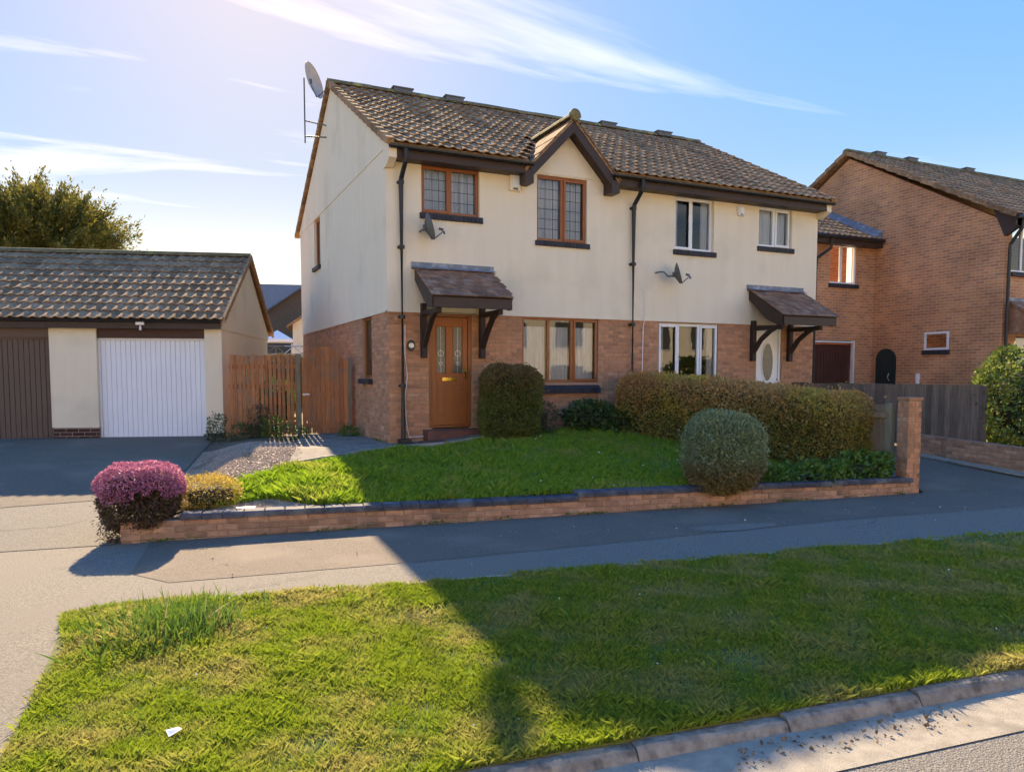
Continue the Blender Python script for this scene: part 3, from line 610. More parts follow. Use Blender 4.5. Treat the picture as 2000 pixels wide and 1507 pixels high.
for u0, u1 in g0:
    q = HBL(); q.box(u0-.002, u1+.002, .07, .085, pz[0][0], pz[0][1]); q.build('door_glass', OBSC, dr)
    q = HBL()
    for zc_, rr in ((c+1.30, .05), (c+1.12, .028)): q.lathe([(rr-.004,0),(rr+.004,0),(rr+.004,.004),(rr-.004,.004)], ((u0+u1)/2, .066, zc_), (0,1,0), 16)
    q.box((u0+u1)/2-.003, (u0+u1)/2+.003, .0665, .0695, pz[0][0], pz[0][1]); q.build('glass_motif', CHROME, dr)
    q = HBL(); s = .012
    for (p0, p1, p2, p3) in ((u0-s,u0,pz[0][0]-s,pz[0][1]+s),(u1,u1+s,pz[0][0]-s,pz[0][1]+s),(u0,u1,pz[0][0]-s,pz[0][0]),(u0,u1,pz[0][1],pz[0][1]+s)): q.box(p0, p1, .044, .056, p2, p3)
    for (p0, p1, p2, p3) in ((u0,u0+.014,c+.17,c+.74),(u1-.014,u1,c+.17,c+.74),(u0+.014,u1-.014,c+.17,c+.184),(u0+.014,u1-.014,c+.726,c+.74)): q.box(p0, p1, .046, .056, p2, p3)
    q.box(u0+.04, u1-.04, .048, .056, c+.21, c+.70); q.build('door_moulding', DOORM, dr, bevel=.004)
q = HBL(); q.box(a+W/2-.14, a+W/2+.14, .046, .056, c+.80, c+.865); q.box(a+W/2-.115, a+W/2+.115, .040, .047, c+.815, c+.85); q.build('letterbox', BRASS, dr, bevel=.003)
q = HBL(); q.box(b-.06, b-.03, .044, .056, c+.84, c+1.06); q.tube([(b-.045,.05,c+.98),(b-.045,.0,c+.98),(b-.15,-.005,c+.975)], .01, 8); q.lathe([(0,-.022),(.02,-.015),(.024,0),(.02,.015)], (b-.045,.0,c+.985), (0,-1,0), 12); q.build('door_handle', BRASS, dr)
q = HBL(); q.box(x0-.12, x1+.10, -.30, .02, .06, .24); q.box(x0-.30, x1+.35, -.62, -.301, -.1, .07); q.build('door_step', mat('red_tile_step', (.20,.075,.055), (.14,.06,.045), 8, .8, .4, 60), bevel=.006)
q = HBL(); q.box(.68, 2.0, -.034, .10, 2.326, 2.339); q.build('door_lintel', CREAM)
canopy(hL, .47, 1.93, 3.10, 2.53, 1.0, .62, 1.74, TILE2)
# white front door
d = HBR(); x0, x1, z0, z1 = winsR['door']
d.box(x0, x0+.06, .03, .12, z0, z1); d.box(x1-.06, x1, .03, .12, z0, z1); d.box(x0+.06, x1-.06, .031, .119, z1-.06, z1); d.build('door_frame', UPVC, bevel=.005)
d = HBR(); d.box(x0+.065, x1-.065, .055, .10, z0, z1-.065); wdoor = d.build('door', UPVC, bevel=.004)
q = HBR(); pr_ = [(math.cos(t*math.pi/10)*.15, math.sin(t*math.pi/10)*.42) for t in range(20)]
q.prism([((x0+x1)/2+a*1.18, 1.50+b*1.08) for a, b in pr_], .040, .056, 'y'); q.build('oval_surround', UPVC, wdoor)
q = HBR(); q.prism([((x0+x1)/2+a, 1.50+b) for a, b in pr_], .034, .042, 'y'); q.build('oval_glass', OBSC, wdoor)
cR = canopy(hR, 8.08-XP, 9.62-XP, 3.08, 2.45, 1.05, 8.20-XP, 9.28-XP, TILE2)
# party line cable, cable box
c_ = MB(); c_.tube([(5.32,-.04,3.0),(5.34,-.045,2.36),(5.31,-.03,2.2),(5.29,-.03,.3)], .009, 6); c_.tube([(5.24,-.04,2.96),(5.36,-.04,2.955)], .008, 6); tag(c_.build('cable', UPVC), 'thin white cable running down the wall beside the black downpipe', 'cable')
c_ = MB(); c_.tube([(.28,-.06,2.1),(.27,-.07,1.6),(.31,-.08,1.2),(.26,-.07,.8),(.30,-.06,.3),(.34,-.05,.12),(.7,-.05,.13)], .008, 6); tag(c_.build('cable', UPVC), 'loose pale cable hanging along the left corner downpipe', 'cable')
# alarm boxes, house number, dishes
def alarm(x, z, wd, ht, lab, m1):
    t = thing('alarm_box', lab, 'alarm', (x, -.028, z)); MB().box(-wd/2, wd/2, -.07, .0, -ht/2, ht/2).build('housing', m1, t, bevel=.012)
    MB().box(-wd*.28, wd*.36, -.085, -.071, -ht*.30, ht*.42).build('cover', UPVC, t, bevel=.008); MB().box(-wd*.2, wd*.2, -.082, -.071, -ht*.44, -ht*.34).build('strobe', OBSC, t)
alarm(2.40, 4.76, .22, .30, 'cream and white alarm box under the eaves between the two brown upper windows', CREAM)
alarm(7.78, 4.73, .15, .20, 'small white alarm box under the eaves between the white upper windows', UPVC)
t = thing('house_number_plaque', 'small oval dark plaque on the brick left of the orange door', 'plaque', (.40, -.012, 1.74))
MB().prism([(math.cos(i*math.pi/10)*.075, math.sin(i*math.pi/10)*.10) for i in range(20)], -.02, .0, 'y').build('plate', BLACKP, t)
MB().prism([(math.cos(i*math.pi/10)*.05, math.sin(i*math.pi/10)*.045) for i in range(20)], -.026, -.0205, 'y').build('number_panel', CHROME, t)
def dish(lab, base, dirv, r, m, mast=None, arm=None, depth=.09):
    """satellite dish: shallow bowl on a mast with feed arm and receiver"""
    t = thing('satellite_dish', lab, 'satellite dish', base); dv = Vector(dirv).normalized()
    prof = [(r*q, depth*q*q) for q in (0, .25, .5, .75, .93, 1.0)]; prof += [(r*1.0, depth+.008), (r*.96, depth-.003)]
    b = MB(); b.lathe(prof, (0,0,0), dv, 28); b.build('bowl', m, t, smooth=True)
    dn = Vector((0,0,-1)); dn = (dn - dv*dn.dot(dv)).normalized(); lip = dn*r*.95 + dv*depth; foc = dv*(r*1.25) + dn*r*.55
    a = MB(); a.tube([lip, foc], .011, 6); a.tube([lip - dv*.03, Vector((0,0,0)) - dv*.02], .014, 6); a.build('feed_arm', GREYDISH, t)
    f = MB(); f.tube([foc - dn*.02, foc - dn*.02 - dv*.07 - dn*.04], .024, 10); f.tube([foc, foc + dn*.055], .018, 8); f.build('receiver', GREYDISH, t)
    k = MB(); k.box(-.035,.035,-.035,.035,-.05,.05)
    for q in (mast or []): k.tube(q, .016, 8)
    k.build('mount', GREYDISH, t); return t
dish('grey satellite dish below the upper left brown window', (.60,-.26,3.76), (.93,-.17,.28), .235, GREYDISH, [[(0,.02,0),(-.03,.10,-.03),(-.03,.24,-.03)]])
dish('grey satellite dish seen edge-on below the tall white upper window', (5.88,-.30,3.25), (.78,-.56,.27), .22, GREYDISH, [[(0,0,-.02),(-.12,.06,-.04),(-.20,.10,.05),(-.28,.12,.05),(-.28,.27,.05)]])
dish('large beige satellite dish on a tall pole at the roof gable peak', (-.38,4.95,7.86), (.62,-.47,.18), .40, BEIGEDISH,
     [[(-.12,.1,.1),(-.12,.1,-1.35)],[(-.12,.1,-.85),(.43,-.05,-.95)],[(-.12,.1,-1.2),(.43,-.05,-1.2)]], depth=.10)

# ------------------------------------------------------------------ garages
GR = R(-16)
def garage(lab, u0, u1, doorm, door, endwall, light):
    # local frame: x to the right along the front, y into the depth; root at right front corner of its bay
    root = thing('garage', lab, 'garage', (-2.5 - math.cos(GR)*u0, 3.45 - math.sin(GR)*u0, -.06), GR)
    W_ = u1 - u0; B = lambda u: -(u - u0); d0, d1 = door
    w_ = MB()
    if endwall: w_.box(B(d0+.0), .0, 0, .25, 0.0, 2.26); w_.box(-.12, -.001, .25, 5.5, -.2, 2.20)
    else: w_.box(B(d0), B(u0), 0, .25, .24, 2.26)
    w_.box(-W_, B(d1), .001, .25, .24 if endwall else 0, 2.26); w_.box(-W_, -.13, 5.3, 5.5, -.2, 2.2)
    wall = w_.build('wall', CREAM, root)
    if endwall:
        g_ = MB(); g_.prism([(-.02,2.20),(5.55,2.20),(5.62,2.36),(2.80,3.98),(-.10,2.36)], -.12, .012, 'x'); g_.build('gable_wall', CREAM, root)
        q = MB(); q.box(B(d1)-.83, B(d1)-.002, -.004, .24, -.05, .2395); pln = q.build('plinth', MORTAR, root)
        pieces('brick', brick_mesh(), DARKBRICK, courses(B(d1)-.83, B(d1)-.002, .0, .24, [], (0,-.010,0), (1,0,0), (0,-1,0), 3), pln, 300, 'bricks')
        q = MB(); q.box(B(d0)+.01, .004, -.006, .2, -.1, .10); q.build('plinth_block', SLATE, root)
    dd = MB(); n = round((d1-d0)/.098); st = (d1-d0-.06)/n
    for i in range(n):
        a = B(d1)+.03+i*st; dd.prism([(a,.145),(a+.007,.128),(a+st-.007,.128),(a+st,.145),(a+st,.16),(a,.16)], .03, 1.97, 'z')
    dr_ = dd.build('garage_door', doorm, root)
    q = MB(); q.box(B(d1), B(d1)+.03, .10, .18, 0, 2.0); q.box(B(d0)-.03, B(d0), .10, .18, 0, 2.0); q.box(B(d1)+.03, B(d0)-.03, .1005, .18, 1.972, 2.01); q.build('door_frame', doorm, root)
    q = MB(); q.box(B(d1), B(d0), .05, .2, 2.012, 2.27); q.build('header_panel', MAROON if endwall else GARBROWN, root)
    q = MB(); q.box(-W_, .02 if endwall else 0, -.13, -.105, 2.19, 2.36); q.box(-W_+.001, .018 if endwall else -.001, -.104, .0, 2.262, 2.28); q.build('fascia', FASCIA, root)
    q = MB(); q.tube([(-W_,-.18,2.36),(.03 if endwall else 0,-.18,2.36)], .05, 8); q.build('gutter', BLACKP, root)
    up = Vector((0, 3.02, 1.68)); ln = up.length; up.normalize(); a0, a1 = -W_, (.09 if endwall else 0)
    r_ = MB()
    r_.hexa([(a0,-.20,2.34),(a1,-.20,2.34),(a1,2.82,4.02),(a0,2.82,4.02),(a0,-.20,2.38),(a1,-.20,2.38),(a1,2.82,4.06),(a0,2.82,4.06)])
    r_.hexa([(a0,5.84,2.34),(a1,5.84,2.34),(a1,2.82,4.02),(a0,2.82,4.02),(a0,5.84,2.38),(a1,5.84,2.38),(a1,2.82,4.06),(a0,2.82,4.06)])
    rf = r_.build('roof', TILE, root)
    pl = slope_tiles(a0, a1, (0,-.22,2.385), up, .345, 10, seed=int(u0*10)+3, wd=.195)
    pieces('roof_tile', tile_mesh(.195, .42, amp=.027), TILE, pl, rf, 300, 'roof_tiles')
    if endwall:
        v = MB(); v.hexa([(a1-.02,-.22,2.30),(a1+.035,-.22,2.30),(a1+.035,2.82,3.99),(a1-.02,2.82,3.99),(a1-.02,-.22,2.43),(a1+.035,-.22,2.43),(a1+.035,2.82,4.12),(a1-.02,2.82,4.12)])
        v.hexa([(a1-.02,5.86,2.30),(a1+.035,5.86,2.30),(a1+.035,2.82,3.99),(a1-.02,2.82,3.99),(a1-.02,5.86,2.43),(a1+.035,5.86,2.43),(a1+.035,2.82,4.12),(a1-.02,2.82,4.12)]); v.build('verge', TILE, rf)
    n = round((a1-a0)/.45); st = (a1-a0)/n
    for i in range(n):
        q = MB(); pr_ = [(2.82 + math.cos(math.pi*t/6)*.13, 4.06 + math.sin(math.pi*t/6)*.10) for t in range(7)]; q.prism(pr_, a0+i*st+.003, a0+(i+1)*st-.003, 'x'); q.build('ridge_tile', RIDGE, rf)
    return root
gw1 = garage('cream garage with a white ribbed door and tiled roof beside the picket fence', 0, 3.22, GARWHITE, (.33, 2.36), True, True)
gw2 = garage('garage with a brown ribbed door at the left edge of the picture', 3.225, 6.6, GARBROWN, (3.225, 5.6), False, False)
gl_ = thing('garage_light', 'small grey security light above the white garage door', 'light', (-2.5 - math.cos(GR)*1.48 + math.sin(GR)*.15, 3.45 - math.sin(GR)*1.48 - math.cos(GR)*.15, 2.19), GR)
MB().box(-.085,.085,-.06,.03,0,.07).build('lamp_head', CHROME, gl_, bevel=.01); MB().lathe([(.0,-.10),(.022,-.09),(.026,-.06),(.02,-.03),(.015,0)], (0,-.02,0), (0,0,1), 10).build('sensor', UPVC, gl_, smooth=True)

# ------------------------------------------------------------------ picket fence and gate
P0, P1, P2 = Vector((-2.40,3.22,0)), Vector((-1.10,2.76,0)), Vector((-.10,2.56,0))
fd = (P1-P0).normalized(); fa = math.atan2(fd.y, fd.x)
fe = thing('picket_fence', 'orange stained picket fence between the white garage and the arched gate', 'fence', (P0.x, P0.y, -.06), fa)
FL = (P1-P0).length; pk = []
for i in range(16):
    h = 1.68 + random.uniform(-.015, .015); s = .006*random.uniform(-1, 1); x = .02 + i*.0855
    MB().box(x+s, x+.062+s, -.012, .008, .05 + random.uniform(0,.03), h).build('pale', PICKET, fe, bevel=.003)
for z in (.25, 1.0, 1.40): MB().box(0, FL, .009, .05, z, z+.09).build('rail', PICKET, fe)
MB().box(FL-.04, FL+.035, -.03, .05, -.1, 1.70).build('post', POSTW, fe)
gd_ = (P2-P1).normalized(); ga = math.atan2(gd_.y, gd_.x); GLn = (P2-P1).length
gt = thing('garden_gate', 'orange brown arched board gate against the house brick wall', 'gate', (P1.x, P1.y, -.06), ga)
nb = 10; bw = (GLn-.10)/nb
for i in range(nb):
    x = .055 + i*bw; top = lambda q: 1.56 + .30*math.sin(math.pi*min(max((q-.02)/(GLn-.08), 0), 1))**1.2
    MB().prism([(x+.006,.09),(x+bw-.006,.09),(x+bw-.006,top(x+bw)),(x+.006,top(x))], -.015, .008, 'y').build('board', PICKET, gt)
for z in (.2, .85, 1.45): MB().box(.06, GLn-.05, .009, .045, z, z+.10).build('ledge', PICKET, gt)
MB().box(GLn-.04, GLn+.02, -.03, .05, -.05, 1.62).build('gate_post', POSTW, gt)
q = MB(); q.box(.07,.20,-.028,-.016,.86,.90); q.tube([(.10,-.03,.88),(.10,-.06,.88),(.18,-.06,.87)], .008, 6); q.build('latch', CHROME, gt)

# ------------------------------------------------------------------ front garden wall
gwl = thing('garden_wall', 'low orange brown brick wall with dark coping along the pavement', 'wall', (WX0, float(wl(WX0)), S(WX0)))
wa = math.atan(-.18); ca = math.cos(wa); wu = Vector((ca, math.sin(wa), 0)); wn = Vector((math.sin(wa), -ca, 0)); LT = (WX1 - WX0)/ca
slp = 0.0
def wpt(u, z, d=0): return Vector((u*ca + wn.x*-d, u*math.sin(wa) + wn.y*-d, z + u*slp))
STEP = 5.25
core = MB()
for a, b, h in ((0, STEP, .24), (STEP+.001, LT, .24+.055)):
    core.hexa([wpt(a,-.35,.012),wpt(b,-.35,.012),wpt(b,-.35,.205),wpt(a,-.35,.205),wpt(a,h-.012,.012),wpt(b,h-.012,.012),wpt(b,h-.012,.205),wpt(a,h-.012,.205)])
core_o = core.build('mortar_core', MORTAR, gwl)
pl = []; rd = random.Random(5)
for side in (0, 1):
    for k_ in range(-3, 3):
        u = -(.1125 if k_ % 2 else 0)
        while u < LT - .03:
            a, b = max(u, 0), min(u+.215, LT)
            lift = .055 if a > STEP else 0
            if b - a > .04:
                z = .028 + k_*.073 + lift + .0325; sc = (b-a)/.215
                pos = wpt((a+b)/2, z, rd.uniform(-.004,.003) if side == 0 else .217); inn = (-wn if side == 0 else wn)
                ux = (wu + Vector((0,0,slp)))*sc
                if not (side == 1 and k_ < 1): pl.append((side, Matrix(((ux.x, inn.x, 0, pos.x), (ux.y, inn.y, 0, pos.y), (ux.z, inn.z, 1, pos.z), (0,0,0,1)))))
            u += .225
vis = [m for s_, m in pl if s_ == 0]; hid = [m for s_, m in pl if s_ == 1]
WB = brick_mesh(b=.008)
pieces('wall_brick', WB, BUFF, near(vis, Matrix.Translation(gwl.location)), gwl, 300, 'wall_bricks')
pieces('wall_brick', WB, BUFF, hid, gwl, 0, 'rear_bricks')
end = []
for k_ in range(-2, 3):
    pos = wpt(-.004, .028 + k_*.073 + .0325, .108); inn = wu
    end.append(Matrix(((-wn.x*-.95, inn.x, 0, pos.x), (-wn.y*-.95, inn.y, 0, pos.y), (0,0,1,pos.z), (0,0,0,1))))
pieces('wall_brick', WB, BUFF, end, gwl, 300, 'end_bricks')
cpm = MB(); cpm.add([(0,-.02,0),(.222,-.02,0),(.222,.235,0),(0,.235,0),(0,-.02,.05),(.222,-.02,.05),(.222,.235,.05),(0,.235,.05),(.006,.006,.068),(.216,.006,.068),(.216,.21,.068),(.006,.21,.068)],
        [(0,3,2,1),(0,1,5,4),(1,2,6,5),(2,3,7,6),(3,0,4,7),(4,5,9,8),(5,6,10,9),(6,7,11,10),(7,4,8,11),(8,9,10,11)])
pl = []; u = .62
while u < LT - .1:
    z = .24 + (.055 if u > STEP - .02 else 0); p = wpt(u, z + rd.uniform(-.003,.004)); r_ = rd.uniform(-.012,.012)
    ux = (wu + Vector((0,0,slp + rd.uniform(-.012,.012)))); uy = -wn + wu*r_
    pl.append(Matrix(((ux.x, uy.x, 0, p.x), (ux.y, uy.y, 0, p.y), (ux.z, uy.z, 1, p.z), (0,0,0,1)))); u += .2275
pieces('coping_brick', cpm, COPE, pl, gwl, 300, 'coping')
# pillar, fence panel
def brick_pillar(name, lab, loc, sz, ht, rz):
    t = thing(name, lab, 'pillar', loc, rz); c_ = MB().box(-sz/2+.008, sz/2-.008, -sz/2+.008, sz/2-.008, -.3, ht-.005).build('mortar_core', MORTAR, t); pl = []
    for k_ in range(-3, int(ht/.075)):
        for f in range(4):
            a = f*math.pi/2; ud = Vector((math.cos(a), math.sin(a), 0)); nrm = Vector((math.sin(a), -math.cos(a), 0)); z = k_*.075 + .0325
            segs = [(-sz/2, sz/2-.118), (sz/2-.108, sz/2-.004)] if (k_ + f//2) % 2 else [(-sz/2+.004, -sz/2+.108), (-sz/2+.118, sz/2)]
            for a0, a1 in segs:
                p = ud*((a0+a1)/2) + nrm*(sz/2 - (.0 if (k_+f) % 2 else .0015)) + Vector((0,0,z)); sc = (a1-a0)/.215
                pl.append(Matrix(((ud.x*sc, -nrm.x, 0, p.x), (ud.y*sc, -nrm.y, 0, p.y), (0,0,1,p.z), (0,0,0,1))))
    pieces('brick', brick_mesh(d=.04), BRICK, pl, t, 300, 'bricks')
    MB().box(-sz/2-.012, sz/2+.012, -sz/2-.012, sz/2+.012, ht-.004, ht+.045).build('cap', BRICK, t, bevel=.008); return t
brick_pillar('brick_pillar', 'tall slim red brick pillar at the right end of the garden wall', (6.46, -5.22, -.52), .226, 1.37, R(-12))
fp = thing('fence_panel', 'short tan board fence panel between the long hedge and the brick pillar', 'fence', (6.36, -5.02, -.32), R(101))
for i in range(11): MB().box(.06+i*.12, .06+i*.12+.125, -.02+.008*(i % 2), -.006+.008*(i % 2), .0, 1.10+random.uniform(-.01,.01)).build('board', TANWOOD, fp)
for z in (.2, .9): MB().box(.05, 1.4, .004, .05, z, z+.08).build('rail', TANWOOD, fp)
MB().box(.0,.10,-.07,.04,-.2,1.12).build('post', POSTW, fp)

# ------------------------------------------------------------------ right: black fence, low wall, neighbour
bf = thing('board_fence', 'dark weathered close-board fence in front of the brick neighbour', 'fence', (9.45, .8, 0), R(-90))
for i in range(42):
    h = 1.04 + random.uniform(-.012, .012); MB().prism([(i*.125,-.02),(i*.125+.135,-.006),(i*.125+.135,.004),(i*.125,-.006)], -.12, h, 'z').build('board', OLDWOOD, bf)
for z in (.12, .75): MB().box(0, 5.25, .006, .05, z, z+.09).build('rail', OLDWOOD, bf)
lw = thing('low_brick_wall', 'very low orange brick wall edging the dark side drive', 'wall', (9.32, -3.0, 0), R(-90))
hz = lambda x: float(H(9.2, -3.0 - x))
lc = MB(); lc.hexa([(0,-.08,-.5),(3.6,-.08,-.5),(3.6,.08,-.5),(0,.08,-.5),(0,-.08,.12),(3.6,-.08,-.04),(3.6,.08,-.04),(0,.08,.12)]).build('mortar_core', MORTAR, lw)
pl = []
for k_ in range(5):
    for i in range(16):
        u = i*.225 - (.1125 if k_ % 2 else 0) + .11; sl = -.044; p = Vector((u, -.088 + random.uniform(-.003,.003), .13 - .075*k_ - .04 + u*sl))
        pl.append(Matrix(((1,0,0,p.x),(0,1,0,p.y),(sl,0,1,p.z),(0,0,0,1))))
pieces('wall_brick', WB, BUFF, pl, lw, 300, 'bricks')
struct(MB().hexa([(9.04,-3.2,hz(.2)+.006),(9.23,-3.2,hz(.2)+.006),(9.23,-6.2,hz(3.2)+.006),(9.0,-6.2,hz(3.2)+.006),(9.04,-3.2,hz(.2)+.03),(9.23,-3.2,hz(.2)+.045),(9.23,-6.2,hz(3.2)+.045),(9.0,-6.2,hz(3.2)+.03)]).build('drive_edging', CHANNEL))
NX, NY0, NPY, NZE, NZR, NYB = 14.75, -1.35, 3.20, 4.98, 7.62, 7.8
nb_ = thing('brick_house', 'red brick neighbouring house with gable end and lower garage wing at right', 'house', (NX, NY0, 0))
class NB(MB):
    def build(s, n, m, parent=None, **k):
        s.v = [(v[0]-NX, v[1]-NY0, v[2]) for v in s.v]; return MB.build(s, n, m, parent or nb_, **k)
q = NB(); q.prism([(NY0,-.5),(NYB,-.5),(NYB,NZE-.1),(NPY,NZR-.12),(NY0,NZE-.1)], NX, NX+.25, 'x'); q.build('gable_wall', NBRICK)
q = NB(); wallgrid(q, (0,NY0,0), (1,0,0), (0,1,0), NX+.2505, NX+9, -.5, NZE-.1, [(15.05,16.0,3.70,4.85),(15.35,16.3,.1,2.15)], .2); q.build('front_wall', NBRICK)
q = NB(); q.box(NX+8.9, NX+9, NY0+.2, NYB, -.5, NZE-.1); q.box(NX+.25, NX+9, NYB-.1, NYB, -.5, NZE-.1); q.box(NX+.25, NX+8.9, NY0+.9, NY0+1.0, 0, NZE-.2); q.build('rear_wall', NBRICK)
q = NB(); q.hexa([(NX-.1,NY0-.32,NZE-.05),(NX+9,NY0-.32,NZE-.05),(NX+9,NPY,NZR),(NX-.1,NPY,NZR),(NX-.1,NY0-.32,NZE-.01),(NX+9,NY0-.32,NZE-.01),(NX+9,NPY,NZR+.04),(NX-.1,NPY,NZR+.04)])
q.hexa([(NX-.1,NYB+.3,NZE-.05),(NX+9,NYB+.3,NZE-.05),(NX+9,NPY,NZR),(NX-.1,NPY,NZR),(NX-.1,NYB+.3,NZE-.01),(NX+9,NYB+.3,NZE-.01),(NX+9,NPY,NZR+.04),(NX-.1,NPY,NZR+.04)]); nrf = q.build('roof', TILE)
nup = Vector((0, NPY-NY0+.32, NZR-NZE+.05)); nl = nup.length
pl = slope_tiles(-.1, 9, (0,-.34,NZE+.0), nup, .36, int(nl/.36)+1, seed=9); pieces('roof_tile', TM, TILE, near(pl, Matrix.Translation((NX,NY0,0))), nrf, 0, 'roof_tiles')
vt2 = MB(); vt2.hexa([(0,0,-.06),(.14,0,-.06),(.14,.46,-.085),(0,.46,-.085),(0,0,.075),(.14,0,.075),(.14,.46,.05),(0,.46,.05)]); pl = []
for sg, y0 in ((1, NY0-.34), (-1, NYB+.32)):
    up = nup.normalized(); up = Vector((0, up.y*sg, up.z)); nn = Vector((0, -up.z*sg, up.y*sg)); 
    for r in range(14):
        p = Vector((-.17, y0-NY0, NZE-.02)) + up*(r*.40)
        if (sg == 1 and p.y > NPY-NY0) or (sg == -1 and p.y < NPY-NY0): continue
        pl.append(Matrix(((1,0,0,p.x),(0,up.y,nn.y,p.y),(0,up.z,nn.z,p.z),(0,0,0,1))))
pieces('verge_tile', vt2, TILE, pl, nrf, 300, 'verge')
for i in range(20):
    q = NB(); pr_ = [(NPY + math.cos(math.pi*t/6)*.13, NZR + .05 + math.sin(math.pi*t/6)*.10) for t in range(7)]; q.prism(pr_, NX-.16+i*.455, NX-.16+i*.455+.45, 'x'); q.build('ridge_tile', RIDGE, nrf)
for x in (15.9, 17.3, 20.0): q = NB(); q.box(x-.2,x+.2,NPY-.14,NPY+.14,NZR+.08,NZR+.17); q.box(x-.23,x+.23,NPY-.16,NPY+.16,NZR+.17,NZR+.19); q.build('ridge_vent', GREYDISH, nrf)
q = NB(); q.box(NX-.08, NX+9, NY0-.30, NY0-.275, NZE-.25, NZE-.05); q.prism([(NY0-.30,NZE-.28),(NY0-.30,NZE-.03),(NY0+.3,NZE+.26),(NY0+.002,NZE-.45)], NX-.005, NX+.13, 'x'); q.build('fascia', FASCIA); q = NB(); q.tube([(NX-.12,NY0-.36,NZE-.06),(NX+9,NY0-.36,NZE-.06)], .055, 8); q.build('gutter', BLACKP)
q = NB(); q.tube([(NX+.12,NY0-.36,NZE-.1),(NX+.12,NY0-.33,NZE-.3),(NX+.10,NY0-.09,NZE-.65),(NX+.10,NY0-.08,NZE-.8),(NX+.10,NY0-.08,.3)], .04, 10); q.build('downpipe', BLACKP)
nf = lambda x, d, z: (x-NX, d, z)
window(nb_, 15.05, 16.0, 3.70, 4.85, UPVC, [.5], y=.05, sill=(.11,.07), fr=nf)
q = NB(); q.box(15.42,16.25,NY0+.06,NY0+.12,.1,2.12); q.build('door', UPVC)
q = NB(); q.hexa([(14.98,NY0-.9,2.35),(16.7,NY0-.9,2.35),(16.7,NY0,2.95),(14.98,NY0,2.95),(14.98,NY0-.9,2.42),(16.7,NY0-.9,2.42),(16.7,NY0,3.02),(14.98,NY0,3.02)]); q.box(15.0,16.7,NY0-.9,NY0-.87,2.2,2.36); q.prism([(NY0-.86,2.2),(NY0-.02,2.2),(NY0-.02,2.92),(NY0-.86,2.36)], 15.0, 15.04, 'x'); q.build('porch_canopy', TILE2)
q = NB(); q.box(14.95,16.75,NY0-.03,NY0-.004,2.96,3.08); q.build('porch_flashing', LEAD)
# gable-side details
nl_ = lambda y, d, z: (d, y-NY0, z)
window(nb_, -.06, .62, 1.86, 2.33, UPVC, [], y=-.03, fr=nl_, sill=(.12,.05))
q = NB(); q.box(NX-.012, NX-.001, -1.2, 1.80, 2.84, 2.87); q.build('string_course', NBRICK)
q = NB(); pr_ = [(1.45,.2),(2.06,.2)] + [(1.755+math.cos(t*math.pi/8)*.305, 1.66+math.sin(t*math.pi/8)*.28) for t in range(9)]; q.prism(pr_, NX-.05, NX-.003, 'x'); ng = q.build('side_gate', DGREEN)
q = NB(); q.tube([(NX-.06,1.62,1.25),(NX-.09,1.64,1.15),(NX-.06,1.62,1.05)], .012, 6); q.build('gate_handle', CHROME, ng)
q = NB(); q.tube([(NX-.05,.75,.9),(NX-.05,.75,1.25)], .05, 8); q.box(NX-.08,NX-.01,.70,.80,1.1,1.2); q.build('vent_pipe', UPVC)
# wing with the garage
WY = 2.25; WX = 11.2
q = NB(); wallgrid(q, (0,WY,0), (1,0,0), (0,1,0), WX, NX-.001, -.5, 4.92, [(13.02,14.06,3.72,4.80),(11.9,14.02,-.2,2.16)], .2); q.box(WX, WX+.2, WY+.201, 7, -.5, 4.92); q.build('wing_wall', NBRICK)
q = NB(); wt = 6.95; q.hexa([(WX-.15,WY-.28,4.92),(NX-.01,WY-.28,4.92),(NX-.01,WY+3.7,wt),(WX-.15,WY+3.7,wt),(WX-.15,WY-.28,4.96),(NX-.01,WY-.28,4.96),(NX-.01,WY+3.7,wt+.04),(WX-.15,WY+3.7,wt+.04)]); wr = q.build('wing_roof', TILE)
wup = Vector((0,3.98,wt-4.92)); pl = slope_tiles(WX-.15-NX, -.02, (0,WY-.30-NY0,4.965), wup, .36, int(wup.length/.36)+1, seed=12); pieces('roof_tile', TM, TILE, near(pl, Matrix.Translation((NX,NY0,0))), wr, 300, 'roof_tiles')
q = NB(); u_ = wup.normalized(); q.hexa([(NX-.28,WY-.25,4.985),(NX-.004,WY-.25,5.03),(NX-.004,WY+3.6,6.95),(NX-.28,WY+3.6,6.92),(NX-.28,WY-.25,5.03),(NX-.004,WY-.25,5.20),(NX-.004,WY+3.6,7.12),(NX-.28,WY+3.6,6.99)]); q.build('lead_flashing', LEAD, wr)
q = NB(); q.box(WX-.15, NX-.002, WY-.27, WY-.245, 4.74, 4.93); q.box(WX-.14,NX-.003,WY-.244,WY-.001,4.75,4.77); q.build('wing_fascia', FASCIA); q = NB(); q.tube([(WX-.2,WY-.33,4.92),(NX-.05,WY-.33,4.92)], .055, 8); q.build('wing_gutter', BLACKP)
q = NB(); q.tube([(12.72,WY-.33,4.85),(12.72,WY-.30,4.6),(12.45,WY-.08,4.35),(12.42,WY-.07,4.1),(12.42,WY-.07,0)], .04, 10); q.build('wing_downpipe', BLACKP)
window(nb_, 13.02, 14.06, 3.72, 4.80, UPVC, [.46], y=WY-NY0+.04, fr=nf, sill=(.11,-(WY-NY0)+.06), curtain={1:'r'})
gdm = NB()
for i in range(18): a = 11.94+i*.1145; gdm.prism([(a,WY+.10),(a+.006,WY+.085),(a+.108,WY+.085),(a+.1145,WY+.10),(a+.1145,WY+.12),(a,WY+.12)], -.1, 2.06, 'z')
gdm.build('garage_door', MAROON); q = NB(); q.box(11.9,14.02,WY+.06,WY+.14,2.08,2.16); q.box(11.9,11.935,WY+.06,WY+.14,-.1,2.08); q.build('garage_header', FASCIA)
